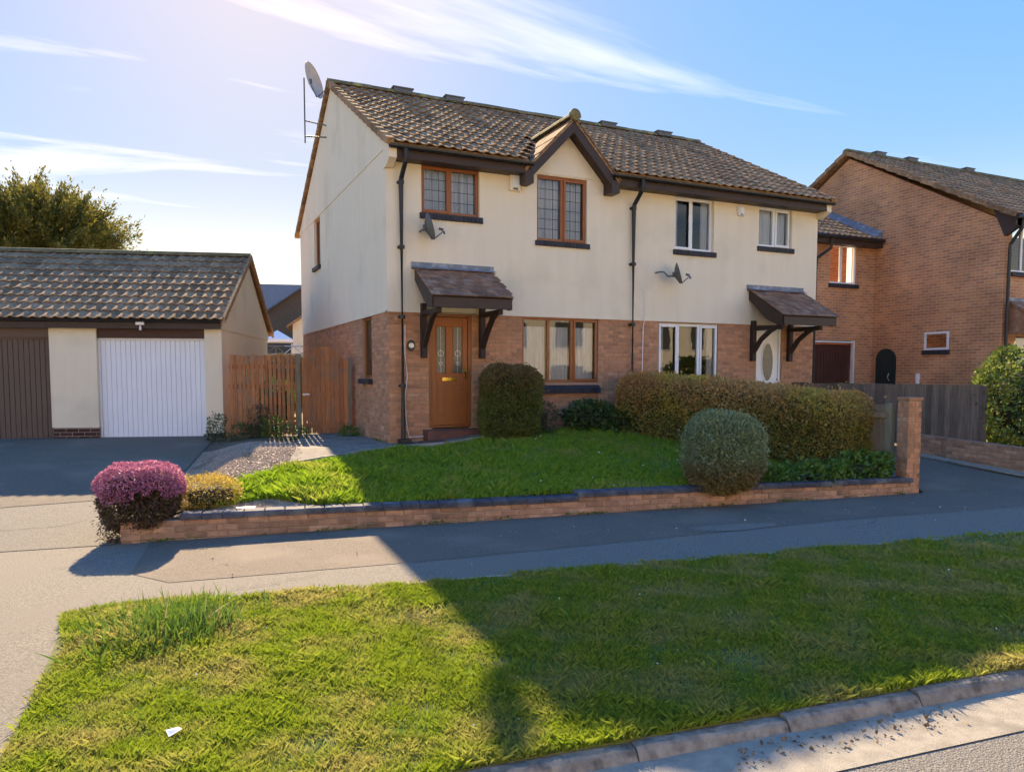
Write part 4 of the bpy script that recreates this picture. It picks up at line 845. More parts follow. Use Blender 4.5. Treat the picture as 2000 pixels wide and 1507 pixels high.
q = NB(); q.box(13.99,14.03,WY-.03,WY+.06,-.1,2.16); q.box(11.9,13.985,WY-.02,WY+.05,2.10,2.14); q.build('garage_frame', UPVC)

# ------------------------------------------------------------------ far houses and back garden between garage and house
def far_house(lab, x, y, wd, dp, ze, zr, wallm, roofm, rz, along='y', wins=()):
    t = thing('distant_house', lab, 'house', (x, y, 0), rz); m = MB(); m.box(-wd/2, wd/2, 0, dp, -.5, ze); m.build('wall', wallm, t)
    m = MB(); o = .25
    if along == 'y':
        MB().prism([(-wd/2, ze), (wd/2, ze), (0, zr-.12)], .001, dp-.001, 'y').build('gable_wall', wallm, t)
        for s in (-1, 1):
            k_ = (zr-ze)/(wd/2); m.hexa([(0,-o,zr-.1),(s*(wd/2+o),-o,ze-o*k_-.1),(s*(wd/2+o),dp+o,ze-o*k_-.1),(0,dp+o,zr-.1),(0,-o,zr),(s*(wd/2+o),-o,ze-o*k_),(s*(wd/2+o),dp+o,ze-o*k_),(0,dp+o,zr)])
    else:
        MB().prism([(0, ze), (dp, ze), (dp/2, zr-.12)], -wd/2+.001, wd/2-.001, 'x').build('gable_wall', wallm, t)
        for y0, y1 in ((-o, dp/2), (dp+o, dp/2)):
            m.hexa([(-wd/2-o,y0,ze-.15),(wd/2+o,y0,ze-.15),(wd/2+o,y1,zr-.1),(-wd/2-o,y1,zr-.1),(-wd/2-o,y0,ze-.05),(wd/2+o,y0,ze-.05),(wd/2+o,y1,zr),(-wd/2-o,y1,zr)])
    m.build('roof', roofm, t)
    for a, b, c_, d_ in wins:
        f = MB(); f.box(a, b, -.05, .02, c_, d_); fo = f.build('window', FASCIA, t); MB().box(a+.07, b-.07, -.06, -.051, c_+.07, d_-.07).build('pane', OBSC, fo)
    return t
far_house('distant brown brick gable rising behind the small cream house', 5.6, 30, 9.0, 9, 4.4, 7.6, BROWNWALL, GREYROOF, R(-8), 'y', [(-1.6,-.6,4.6,5.8)])
far_house('distant house showing only a grey slate roof beyond the brown gable', 1.2, 44, 9.0, 8, 5.6, 8.1, BROWNWALL, GREYROOF, R(-14), 'x')
far_house('small distant cream house with dark eaves beside the big house gable', 3.35, 21.5, 3.4, 6, 3.55, 4.75, CREAM, TILE, R(-12), 'y', [(-.95,-.55,2.1,3.4)])
bw_ = thing('back_garden_wall', 'pale concrete block wall behind the gate at the end of the back garden', 'wall', (-2.6, 15.5, -.05), R(-8))
for i in range(16): MB().box(i*.42, i*.42+.41, 0, .18, 1.72, 2.02).build('block', CONC, bw_, bevel=.01)
MB().box(0, 6.72, .02, .16, -.2, 1.719).build('wall_base', BROWNWALL, bw_)
for i in range(11):
    q = MB(); a = i*.6; q.tube([(a,.09,2.02),(a+.3,.09,2.28),(a+.6,.09,2.02)], .02, 6); q.tube([(a,.09,2.28),(a+.6,.09,2.28)], .022, 6); q.tube([(a+.3,.09,2.03),(a+.3,.09,2.28)], .014, 6); q.build('trellis_scroll', CHROME if i % 2 else GREYDISH, bw_)
aw = thing('garden_gazebo', 'white pitched canvas gazebo top just above the back garden wall', 'gazebo', (.62, 18.8, 0), R(-10))
q = MB(); q.add([(-.6,-.6,2.62),(.6,-.6,2.62),(.6,.6,2.62),(-.6,.6,2.62),(0,0,3.0),(-.6,-.6,2.5),(.6,-.6,2.5),(.6,.6,2.5),(-.6,.6,2.5)], [(0,1,4),(1,2,4),(2,3,4),(3,0,4),(0,1,6,5),(1,2,7,6),(2,3,8,7),(3,0,5,8)]); q.build('canopy', UPVC, aw)
for sx in (-.56,.56):
    for sy in (-.56,.56): MB().tube([(sx,sy,-.1),(sx,sy,2.45)], .02, 6).build('leg', CHROME, aw)

# ------------------------------------------------------------------ unseen row opposite the front windows, added to bounce sunlight onto the facade
struct(sheet('unseen_opposite_pavement', [(-40,-15.6),(40,-15.6),(40,-21),(-40,-21)], CONC, -.0, 4, Hs))  # unseen pale concrete, added as more sunlit bounce
OPP = mat('pale_render', (.84,.77,.63), (.78,.71,.58), 2, .9)
for i, (x, lab) in enumerate(((-27.5,'pale rendered house across the street, furthest to the left'), (-14.5,'pale rendered house across the street, opposite the garages'), (-1.5,'pale rendered house across the street, directly opposite the pair'), (11.5,'pale rendered house across the street, opposite the side drive'), (24.5,'pale rendered house across the street, furthest to the right'))):
    t = thing('unseen_opposite_house', lab, 'house', (x, -20.6, -.6), R(180), 'houses across the street')
    MB().box(-5.5, 5.5, 0, 8, -.3, 5.2).build('wall', OPP, t)
    MB().prism([(0,5.2),(8,5.2),(4,7.9)], -5.49, 5.49, 'x').build('gable_wall', OPP, t)
    rf_ = MB()
    for y0, y1 in ((-.35,4),(8.35,4)): rf_.hexa([(-5.7,y0,4.98),(5.7,y0,4.98),(5.7,y1,7.95),(-5.7,y1,7.95),(-5.7,y0,5.08),(5.7,y0,5.08),(5.7,y1,8.05),(-5.7,y1,8.05)])
    rf_.build('roof', TILE, t)
    for a, b, c_, d_ in ((-4.6,-2.9,3.1,4.5),(-1.4,-.4,3.1,4.5),(.6,1.6,3.1,4.5),(2.9,4.6,3.1,4.5),(-4.6,-2.6,.9,2.3),(2.6,4.6,.9,2.3)):
        wo_ = MB().box(a, b, -.05, .02, c_, d_).build('window', UPVC, t); MB().box(a+.08, b-.08, -.06, -.051, c_+.08, d_-.08).build('pane', OBSC, wo_)
    for a in (-1.5, .5): MB().box(a, a+.95, -.05, .02, 0, 2.1).build('door', MAROON, t)

# ------------------------------------------------------------------ foliage
def leaf_mat(name, cols, rough=.55, trans=.35, topcol=None, zr=(0, 1), patch=None, spec=.3):
    """leaves: a colour for each leaf from a short palette; topcol tints growth by height on the plant, patch by a large noise"""
    m = bpy.data.materials.new(name); m.use_nodes = True; t = m.node_tree; t.nodes.clear(); l = t.links.new
    n = t.nodes.new; o = n('ShaderNodeOutputMaterial'); p = n('ShaderNodeBsdfPrincipled'); g = n('ShaderNodeNewGeometry')
    cr = n('ShaderNodeValToRGB'); l(g.outputs['Random Per Island'], cr.inputs[0]); e = cr.color_ramp.elements; cr.color_ramp.interpolation = 'LINEAR'
    e[0].color = (*cols[0], 1); e[1].color = (*cols[-1], 1)
    for i, c in enumerate(cols[1:-1]): x = e.new((i+1)/(len(cols)-1)); x.color = (*c, 1)
    col = cr.outputs[0]
    if topcol:
        s = n('ShaderNodeSeparateXYZ'); l(g.outputs['Position'], s.inputs[0]); z = n('ShaderNodeTexNoise'); z.inputs['Scale'].default_value = 2.5; l(g.outputs['Position'], z.inputs['Vector'])
        a = n('ShaderNodeMath'); a.operation = 'MULTIPLY_ADD'; l(z.outputs[0], a.inputs[0]); a.inputs[1].default_value = (zr[1]-zr[0])*1.2; l(s.outputs[2], a.inputs[2])
        r = n('ShaderNodeMapRange'); l(a.outputs[0], r.inputs[0]); r.inputs[1].default_value = zr[0]+(zr[1]-zr[0])*.6; r.inputs[2].default_value = zr[1]+(zr[1]-zr[0])*.6
        mx_ = n('ShaderNodeMix'); mx_.data_type = 'RGBA'; l(r.outputs[0], mx_.inputs[0]); l(col, mx_.inputs[6])
        c2 = n('ShaderNodeValToRGB'); l(g.outputs['Random Per Island'], c2.inputs[0]); c2.color_ramp.elements[0].color = (*topcol[0], 1); c2.color_ramp.elements[1].color = (*topcol[1], 1); l(c2.outputs[0], mx_.inputs[7]); col = mx_.outputs[2]
    if patch:
        z = n('ShaderNodeTexNoise'); z.inputs['Scale'].default_value = patch[1]; z.inputs['Detail'].default_value = 5; l(g.outputs['Position'], z.inputs['Vector'])
        r = n('ShaderNodeMapRange'); l(z.outputs[0], r.inputs[0]); r.inputs[1].default_value = patch[2]; r.inputs[2].default_value = patch[3]
        mx_ = n('ShaderNodeMix'); mx_.data_type = 'RGBA'; l(r.outputs[0], mx_.inputs[0]); l(col, mx_.inputs[6]); mx_.inputs[7].default_value = (*patch[0], 1); col = mx_.outputs[2]
    l(col, p.inputs['Base Color']); p.inputs['Roughness'].default_value = rough; p.inputs['Specular IOR Level'].default_value = spec
    tr = n('ShaderNodeBsdfTranslucent'); l(col, tr.inputs[0]); ms = n('ShaderNodeMixShader'); ms.inputs[0].default_value = trans; l(p.outputs[0], ms.inputs[1]); l(tr.outputs[0], ms.inputs[2]); l(ms.outputs[0], o.inputs[0])
    return m
def np_mesh(name, V, F):
    """V (n,3), F (m,k) constant k"""
    me = bpy.data.meshes.new(name); k = F.shape[1]; me.vertices.add(len(V)); me.vertices.foreach_set('co', V.astype(np.float32).ravel())
    me.loops.add(F.size); me.loops.foreach_set('vertex_index', F.astype(np.int32).ravel()); me.polygons.add(len(F)); me.polygons.foreach_set('loop_start', np.arange(0, F.size, k, dtype=np.int32))
    me.update(calc_edges=True); me.validate(); return me
def leaves(P, D, ln, wd, jit=.8):
    """diamond leaves at P pointing about D"""
    n = len(P); d = D + rng.normal(0, jit, (n,3)); d /= np.linalg.norm(d, axis=1, keepdims=True) + 1e-9
    r = rng.normal(0, 1, (n,3)); s = np.cross(d, r); s /= np.linalg.norm(s, axis=1, keepdims=True) + 1e-9
    q_ = rng.uniform(.45, 1.55, n); L_ = (ln*q_)[:,None]; W_ = (wd*q_*rng.uniform(.75, 1.25, n))[:,None]; nn = np.cross(d, s)
    V = np.stack([P, P + d*L_*.5 + s*W_*.5 + nn*L_*.08, P + d*L_, P + d*L_*.5 - s*W_*.5 + nn*L_*.08], 1).reshape(-1, 3)
    return V, np.arange(n*4).reshape(-1, 4)
def lump(P, f, a, ph=0):
    return a*(np.sin(P[:,0]*f+ph)*np.sin(P[:,1]*f*1.13+1.3+ph) + np.sin(P[:,2]*f*.9+2.1+ph)*np.sin((P[:,0]+P[:,1])*f*.7+.5) + .5*np.sin(P[:,0]*f*2.3+ph)*np.sin(P[:,2]*f*2.1) + .5*np.sin(P[:,1]*f*2.6)*np.sin(P[:,2]*f*2.4+ph))/2
def rbox_sdf(P, half, r):
    q = np.abs(P) - (np.array(half) - r); return np.linalg.norm(np.maximum(q, 0), axis=1) + np.minimum(q.max(1), 0) - r
def clipped(half, r, n, shell=.12, lumpa=.04, f=5, ph=0, over=.02, frame=lambda P: P):
    """points in the outer shell of a rounded box, with outward directions"""
    out = []; od = []; tot = 0; half = np.array(half)
    while tot < n:
        P = rng.uniform(-1, 1, (n*4, 3))*(half + .15); d = rbox_sdf(P, half, r) + lump(P, f, lumpa, ph)
        k_ = (d < over) & (d > -shell) & (rng.uniform(0, 1, len(P)) < np.exp(np.minimum(d - over, 0)/(shell*.55)))
        P = P[k_]; e = .01; g_ = np.stack([rbox_sdf(P + np.eye(3)[i]*e, half, r) - rbox_sdf(P - np.eye(3)[i]*e, half, r) for i in range(3)], 1); g_ /= np.linalg.norm(g_, axis=1, keepdims=True) + 1e-9
        out.append(P); od.append(g_); tot += len(P)
    return frame(np.concatenate(out)[:n]), np.concatenate(od)[:n]
def core_mesh(name, half, r, m, parent, shrink=.09, frame=lambda P: P):
    h = np.array(half) - shrink; bm = bmesh.new(); bmesh.ops.create_icosphere(bm, subdivisions=4, radius=1)
    rr = max(r - shrink, .03)
    for v in bm.verts:
        d = Vector(v.co).normalized(); lo, hi = 0, 6.
        for _ in range(22):
            mid = (lo+hi)/2
            if rbox_sdf(np.array([[d.x*mid, d.y*mid, d.z*mid]]), h, rr)[0] < 0: lo = mid
            else: hi = mid
        v.co = d*lo
    me = bpy.data.meshes.new(name); bm.to_mesh(me); bm.free(); co = np.array([v.co[:] for v in me.vertices]); co = frame(co + lump(co, 6, .03)[:,None]*0)
    for v, c_ in zip(me.vertices, co): v.co = c_
    return ob(name, me, m, parent)
def bush(name, lab, cat, loc, half, r, n, ln, wd, lm, cm, rz=0, jit=.8, shell=.14, la=.05, f=5, stems=0, ph=0, frame=lambda P: P, over=.02, group=None):
    t = thing(name, lab, cat, loc, rz, group); P, D = clipped(half, r, n, shell, la, f, ph, over, frame); st_ = (rng.uniform(0, 1, n) < .05)*rng.exponential(.035, n); P = P + D*st_[:,None] + np.array([0,0,half[2]]); V, F = leaves(P, D, ln, wd, jit)
    ob('foliage', np_mesh('foliage', V, F), lm, t); fr2 = lambda Q: frame(Q) + np.array([0,0,half[2]])
    core_mesh('branches', half, r, cm, t, shell*.75, fr2); return t
CORE = mat('inner_twigs', (.06, .05, .03), (.04, .038, .022), 20, .95, .8, 40)
LHEDGE = leaf_mat('hedge_leaf', [(.14,.19,.04),(.28,.25,.06),(.40,.24,.075),(.19,.22,.045),(.50,.34,.09)], topcol=((.52,.25,.10),(.66,.38,.13)), zr=(.45,1.0), patch=((.50,.42,.08),1.3,.52,.75))
LBOX = leaf_mat('box_leaf', [(.09,.15,.03),(.16,.20,.045),(.22,.16,.05),(.11,.18,.035)], topcol=((.20,.13,.055),(.27,.18,.07)), zr=(.7,1.4))
LROUND = leaf_mat('silver_leaf', [(.22,.165,.07),(.30,.21,.09),(.17,.14,.06)], topcol=((.18,.24,.11),(.31,.37,.19)), zr=(-.14,.16), trans=.25)
LPURP = leaf_mat('heather_flower', [(0.450,0.125,0.213),(0.625,0.225,0.325),(0.325,0.088,0.175),(0.775,0.375,0.475)], trans=.3)
LPURPD = leaf_mat('heather_foliage', [(.09,.05,.035),(.14,.07,.055),(.10,.10,.035),(.20,.09,.09)], trans=.25)
LYEL = leaf_mat('yellow_heather', [(.50,.36,.06),(.62,.46,.12),(.40,.24,.05)], trans=.35)
LGREEN = leaf_mat('fresh_leaf', [(0.075,0.180,0.030),(0.135,0.255,0.045),(0.060,0.128,0.027)], trans=.35)
LSHRUB = leaf_mat('laurel_leaf', [(0.150,0.225,0.045),(0.270,0.330,0.075),(0.090,0.150,0.030),(0.390,0.420,0.120)], trans=.3, patch=((0.053,0.090,0.022),1.6,.45,.6))
LCON = leaf_mat('conifer_leaf', [(.13,.135,.028),(.24,.20,.045),(.10,.12,.025),(.32,.25,.06)], trans=.35)
LDARK = leaf_mat('dark_leaf', [(0.036,0.090,0.027),(0.063,0.135,0.036),(0.090,0.108,0.036)], trans=.3)  # dark green leaf tones
# long hedge: sheared frame following the boundary, lower towards the street
def hframe(P):
    Q = P.copy(); s = (P[:,1]+2.25)/4.5                     # 0 street end .. 1 house end
    Q[:,0] = P[:,0]*(1 - .12*(1-s)) - (s-.5)*.95; Q[:,2] = P[:,2] + (P[:,2]+.75)*(s-.5)*.14 + (s-.5)*.20; return Q
bush('hedge', 'long clipped rusty green hedge between the lawn and the white front door', 'hedge', (5.40,-2.60,-.38), (.58,2.18,.735), .34, 90000, .042, .023, LHEDGE, mat('hedge_inner', (.11,.08,.03), (.06,.05,.02), 20, .95), R(6), .9, .16, .05, 4, frame=hframe)
bush('box_bush', 'dark clipped upright bush right of the orange front door', 'bush', (1.99,-.72,.08), (.50,.42,.645), .27, 36000, .036, .020, LBOX, mat('box_inner', (.06,.055,.02), (.035,.035,.014), 20, .95), R(-6), .9, .13, .05, 6, ph=1.1)
bush('round_bush', 'round silvery green clipped bush browning at its base, overhanging the garden wall', 'bush', (3.42,-4.66,-.40), (.52,.48,.555), .44, 40000, .036, .015, LROUND, mat('silver_inner', (.13,.13,.085), (.08,.08,.05), 20, .95), 0, .9, .15, .05, 6, ph=2.0)
t = bush('heather_bush', 'domed bush covered in purple pink flowers at the left end of the garden wall', 'bush', (-3.84,-3.24,-.46), (.34,.28,.19), .16, 18000, .034, .013, LPURPD, CORE, R(-12), 1.1, .14, .07, 7, over=.07, frame=lambda P: P*np.stack([.88+.3*(P[:,2]+.25), .88+.3*(P[:,2]+.25), np.ones(len(P))], 1))
P, D = clipped((.40,.34,.20), .19, 20000, .07, .045, 7, .4, .04); P = P + np.array([0,0,.42]); k_ = P[:,2] > .33 + .07*np.sin(P[:,0]*9) + .04*np.sin(P[:,0]*31+P[:,1]*17); V, F = leaves(P[k_], D[k_], .024, .014, 1.0)
ob('flowers', np_mesh('flowers', V, F), LPURP, t); core_mesh('flower_stems', (.38,.32,.18), .17, CORE, t, .05, lambda Q: Q*np.array([1,1,.85]) + np.array([0,0,.43]))
P = np.stack([rng.uniform(-.36,-.2,700), rng.uniform(-.34,-.05,700), rng.uniform(-.16,.1,700)], 1); V, F = leaves(P, np.tile([-.3,-.4,-.2],(700,1)), .035, .008, 1.0); stuff(ob('drooping_twigs', np_mesh('drooping', V, F), LPURPD, t))
bush('yellow_heather', 'low yellow heather beside the purple flowering bush', 'plant', (-3.12,-2.85,-.40), (.33,.42,.17), .16, 6000, .035, .009, LYEL, CORE, R(10), .9, .10, .05, 8)
bush('laurel_shrub', 'loose bright green shrub at the right edge above the low brick wall', 'shrub', (10.45,-4.75,-.15), (.85,.95,.85), .7, 11000, .085, .045, LSHRUB, CORE, 0, 1.0, .40, .16, 3.2, over=.10)
bush('small_shrub', 'small grey green shrub tucked against the clipped bush by the door', 'shrub', (2.75,-.55,.12), (.20,.18,.27), .16, 2600, .045, .010, leaf_mat('lavender_leaf', [(.07,.085,.045),(.11,.12,.07),(.12,.075,.055)]), CORE, 0, .9, .16, .05, 8, over=.06)
for lab, loc, hf, n_l in (('dark leafy plant below the brown ground-floor window', (3.80,-.45,.16), (.36,.26,.22), 2600), ('dark leafy plant at the foot of the hedge near the house', (4.45,-.75,.10), (.32,.34,.18), 2400)):
    bush('leafy_plant', lab, 'plant', loc, hf, .16, n_l, .07, .04, LDARK, CORE, 0, .9, .18, .10, 8, over=.08, group='plants at the foot of the hedge')
for lab, loc, hf in (('bright green ground ivy between round bush and hedge', (4.30,-4.55,-.38), (.26,.18,.10)), ('bright green ground ivy in front of the hedge end', (5.05,-4.80,-.36), (.40,.16,.11)), ('tall bright green weeds in front of the tan fence panel', (5.88,-4.92,-.34), (.36,.14,.15))):
    bush('ground_ivy', lab, 'plant', loc, hf, .09, 1500, .06, .04, LGREEN, CORE, R(-10), .9, .12, .09, 9, over=.08, group='ground ivy along the garden wall')
# little weeds by the picket fence
for i, (x, y, hx, hh, lm, lab) in enumerate(((-2.15,2.75,.22,.10,LDARK,'low dark weeds at the foot of the picket fence'),(-1.62,2.55,.14,.16,LGREEN,'small bright green tuft before the picket fence'),(-2.62,3.0,.10,.22,LDARK,'dark weeds against the white garage corner'),(-1.35,1.9,.22,.09,LDARK,'dark weed mat beside the gate path'),(-1.85,2.75,.14,.26,leaf_mat('dry_stem',[(.10,.06,.04),(.16,.09,.06),(.07,.06,.03)]),'dry brown plant leaning on the picket fence'),(-.22,1.95,.12,.07,LGREEN,'weeds at the brick wall beside the gate'))):
    bush('weed_plant', lab, 'plant', (x, y, float(H(x,y))), (hx, hx*.8, hh), min(hx*.8, hh)*.8, 700, .05, .018, lm, CORE, 0, .9, .12, .08, 9, over=.06, group='weeds by the picket fence')
# tree behind the garages
def tree(lab, loc, rad, cz, n_cl, n_leaf):
    t = thing('evergreen_tree', lab, 'tree', loc); tr = MB(); tr.tube([(0,0,-.2),(.05,0,1.5),(-.05,.1,3.2),(.1,0,cz+.6),(.1,.05,cz+rad[2]*.8)], [.26,.21,.15,.09,.02], 8); P = []; D = []
    for i in range(n_cl):
        v = rng.normal(0, 1, 3); v /= np.linalg.norm(v); 
        if v[2] < -.55: v[2] = abs(v[2])
        f = rng.uniform(.45, 1.0)**.6; e = f*(1 + .20*rng.normal()*(i % 3 == 0)); e = min(e, 1.28); c_ = np.array([0,0,cz]) + v*np.array(rad)*e
        d = v*np.array([1,1,.5]) + np.array([0,0,.45]); d /= np.linalg.norm(d)
        if i % 3 == 0: tr.tube([(0,0,cz-.7+v[2]*.8), tuple(np.array([0,0,cz-.3]) + (c_-np.array([0,0,cz]))*.55), tuple(c_ + d*.15)], [.05,.028,.006], 5, False)
        m_ = n_leaf//n_cl; s = rng.normal(0, 1, m_); q = c_ + d*s[:,None]*.30 + rng.normal(0, .11, (m_,3))*(1.2-.5*np.clip(s,-1,1.6))[:,None]; P.append(q); D.append(np.tile(d, (m_,1)))
    tr.build('trunk', BARK, t); V, F = leaves(np.concatenate(P), np.concatenate(D), .12, .042, .5); ob('crown', np_mesh('crown', V, F), LCON, t); return t
tree('large yellow green evergreen tree rising behind the garage roofs', (-7.3,17.2,-.05), (2.55,2.4,2.05), 5.2, 520, 95000)
bush('garden_shrub', 'brownish green hedge top in the back garden above the picket fence', 'hedge', (-.9,14.6,-.05), (1.9,.5,.95), .3, 9000, .09, .04, leaf_mat('autumn_leaf', [(.10,.09,.03),(.16,.11,.04),(.07,.08,.02)]), CORE, 0, .9, .2, .1, 4)
bush('garden_shrub', 'green shrub glimpsed through the picket fence gaps', 'shrub', (-1.2,5.2,-.05), (.35,.35,.55), .25, 2500, .07, .035, LGREEN, CORE, 0, .9, .2, .1, 6)

# ------------------------------------------------------------------ grass
def grass_mat(name, a, b, dry, ps, lo, hi):
    m = leaf_mat(name, [a, b, a, b], rough=.6, trans=.45, patch=(dry, ps, lo, hi), spec=.25); return m
GM1 = grass_mat('verge_grass_blade', (.17,.26,.025), (.27,.345,.045), (.38,.34,.11), 2.1, .44, .66)
GM2 = grass_mat('lawn_grass_blade', (.17,.31,.03), (.27,.41,.045), (.40,.38,.09), 1.6, .52, .75)
def inpoly(x, y, poly):
    r = np.zeros(len(x), bool); n = len(poly)
    for i in range(n):
        x0, y0 = poly[i]; x1, y1 = poly[(i+1) % n]
        c_ = ((y0 > y) != (y1 > y)) & (x < (x1-x0)*(y-y0)/((y1-y0) + 1e-12) + x0); r ^= c_
    return r
def grass(name, lab, poly, dens, hgt, m, hf, off, wfun=None, hfun=None):
    xs = [p[0] for p in poly]; ys = [p[1] for p in poly]; A = (max(xs)-min(xs))*(max(ys)-min(ys)); n = int(A*dens)
    x = rng.uniform(min(xs), max(xs), n); y = rng.uniform(min(ys), max(ys), n); k_ = inpoly(x, y, poly); x, y = x[k_], y[k_]
    dist = np.hypot(x - cam.location.x, y - cam.location.y); keep = rng.uniform(0, 1, len(x)) < np.clip((4.2/dist)**1.2, .12, 1); x, y, dist = x[keep], y[keep], dist[keep]
    cl = .8*np.sin(x*3.1+.7*y)*np.sin(y*2.7+1) + .7*np.sin(x*7.3+2+y)*np.sin(y*6.1-x) + .6*np.sin(x*15+1)*np.sin(y*17+2*x) + .4*np.sin(x*31+y*7)*np.sin(y*29)
    if wfun is not None:
        kk = rng.uniform(0, 1, len(x)) < wfun(x, y); x, y, dist, cl = x[kk], y[kk], dist[kk], cl[kk]
    n = len(x); h = hgt*(1 + .36*cl)*rng.uniform(.45, 1.5, n); h = np.maximum(h, .012)
    if hfun is not None: h = h*hfun(x, y)
    wd = .0028*np.clip(dist/4.2, .9, 2.6)*rng.uniform(.7, 1.4, n)*np.clip(h/.05, .8, 1.5); th = rng.uniform(0, 2*np.pi, n); ln = rng.normal(0, .55, (n,2))*h[:,None]
    z = hf(x, y) + off; sx, sy = np.cos(th)*wd, np.sin(th)*wd
    B = np.stack([x, y, z], 1); s = np.stack([sx, sy, 0*sx], 1); l2 = np.concatenate([ln, np.zeros((n,1))], 1); up = np.stack([0*h, 0*h, h], 1)
    V = np.stack([B - s, B + s, B + s*.8 + l2*.35 + up*.6, B + l2 + up], 1).reshape(-1, 3)
    # quad blade with a pointed tip: base pair, mid point, tip
    me = np_mesh(name, V, np.arange(n*4).reshape(-1, 4)); o = stuff(ob(name, me, m)); o['label'] = lab; o['category'] = 'grass'; return o
vp = [(-4.36,-5.98),(-4.22,-6.9),(-4.30,-7.6),(-4.33,-8.6),(-4.31,kb(-4.31)-.012),(9,kb(9)-.012),(9,pe(9)-.05),(-3.15,pe(-3.15)-.05),(-3.6,-5.95)]
def bare(x, y):
    s = np.ones_like(x)
    for cx, cy, r in ((-1.77,-7.29,.20),(-1.5,-7.22,.14),(-1.6,-8.5,.22),(-2.9,-9.0,.20),(-.3,-9.1,.3)): s *= 1 - .8*np.exp(-(((x-cx)**2 + ((y-cy)*1.4)**2)/(r*r)))
    for cx in (4.2, 5.0): s *= 1 - .9*np.exp(-((x-cx)**2 + ((y-pe(cx)+.2)*2)**2)/.25)
    return s
def tuft(x, y):
    return 1 + 1.6*np.exp(-(((x+3.55)/.42)**2 + ((y+6.85)/.40)**2)) + .7*np.exp(-(((x+3.3)/.7)**2 + ((y+6.3)/.15)**2)) + .35*np.exp(-((y-kb(x))/.12)**2)
grass('verge_grass', 'short uneven grass of the roadside verge', vp, 17000, .032, GM1, Hs, .010, bare, tuft)
lp = [(-3.05,-3.2),(-2.65,-2.2),(-1.98,-1.48),(-1.0,-1.06),(-.09,-.72),(1.55,-.78),(1.9,-.42),(4.4,-.42),(5.6,-4.86),(3,-4.50),(-.6,-3.88),(-1.85,-3.62),(-2.4,-3.08)]
grass('lawn_grass', 'thick green grass of the sloping front lawn', lp, 11000, .062, GM2, H, .010, None, lambda x, y: 1 + .9*np.exp(-(((x+1.9)/.9)**2 + ((y+2.6)/.8)**2)) - .35*sstep(.5, 3, x))
# a coarse tuft with pale seed stems, clover and small things in the verge
t = thing('grass_tuft', 'coarse long grass tuft near the left corner of the verge', 'grass tuft', (-3.55,-6.85,S(-3.55)))
P = np.concatenate([rng.normal(0, .22, (1500,2)), np.zeros((1500,1))], 1); V, F = leaves(P, np.tile([0,0,1.1],(1500,1)), .17, .008, .55); ob('blades', np_mesh('blades', V, F), LGREEN, t)
P = np.concatenate([rng.normal(0, .14, (46,2)) + np.array([.15,-.1]), np.zeros((46,1))], 1); V, F = leaves(P, np.tile([.3,0,.8],(46,1)), .26, .007, .6); ob('dry_stems', np_mesh('dry_stems', V, F), leaf_mat('straw', [(.42,.38,.22),(.34,.30,.15)]), t)
t = thing('yellow_weed', 'pale yellow green weed patch on the left edge of the verge', 'plant', (-3.98,-6.55,S(-4)))
P = np.concatenate([np.clip(rng.normal(0, .11, (1300,2)), -.24, .24) + np.array([.12,0]), rng.uniform(0,.07,(1300,1))], 1); V, F = leaves(P, np.tile([0,0,.6],(1300,1)), .05, .022, .8); ob('leaves', np_mesh('leaves', V, F), leaf_mat('pale_weed', [(.30,.32,.07),(.22,.27,.05),(.38,.36,.14)]), t)
def scatter(name, lab, cat, n, poly, hf, off, size, m, flat=.25):
    xs = [p[0] for p in poly]; ys = [p[1] for p in poly]; x = rng.uniform(min(xs), max(xs), n*3); y = rng.uniform(min(ys), max(ys), n*3); k_ = inpoly(x, y, poly); x, y = x[k_][:n], y[k_][:n]
    P = np.stack([x, y, hf(x, y) + off], 1); V, F = leaves(P, np.tile([0,0,.15],(len(x),1)), size, size*.8, 1.0); o = stuff(ob(name, np_mesh(name, V, F), m)); o['label'] = lab; o['category'] = cat
scatter('daisies', 'tiny white daisies dotted over the verge', 'daisies', 120, [(-3.9,-6.5),(7,-8.2),(7,-9.9),(-3,-9.2)], Hs, .036, .012, PAPER)
scatter('lawn_daisies', 'tiny white daisies dotted over the front lawn', 'daisies', 60, lp, H, .07, .022, PAPER)
scatter('petals', 'pale fallen petals on the pavement', 'petals', 90, [(-3.4,-4.3),(6,-5.9),(6,-7.0),(-3.0,-5.8)], Hs, .008, .018, mat('pale_petal', (.55,.50,.45), None, 5, .9))
scatter('leaf_litter', 'dry leaf fragments lying in the road gutter', 'leaf litter', 150, [(-.95,kb(-.95)-.16),(.4,kb(.4)-.14),(.4,kb(.4)-.34),(-1.1,kb(-1.1)-.36)], lambda x, y: S(x)-.060, .006, .022, mat('dry_leaf', (.22,.15,.09), (.14,.095,.06), 30, .9, rnd=.3))
pv = np.array([[-.036,-.02,0],[.034,-.024,.010],[.038,.018,.002],[-.026,.026,.014]]); q = MB(); q.add([tuple(v) for v in pv] + [tuple(v + np.array([0,0,.002])) for v in pv], [(3,2,1,0),(4,5,6,7),(0,1,5,4),(1,2,6,5),(2,3,7,6),(3,0,4,7)])
o = q.build('paper_scrap', PAPER); o.location = (-3.56,-8.61,S(-3.56)+.05); o.rotation_euler = (.12,-.1,.5); tag(o, 'white paper scrap lying on the grass verge', 'litter')
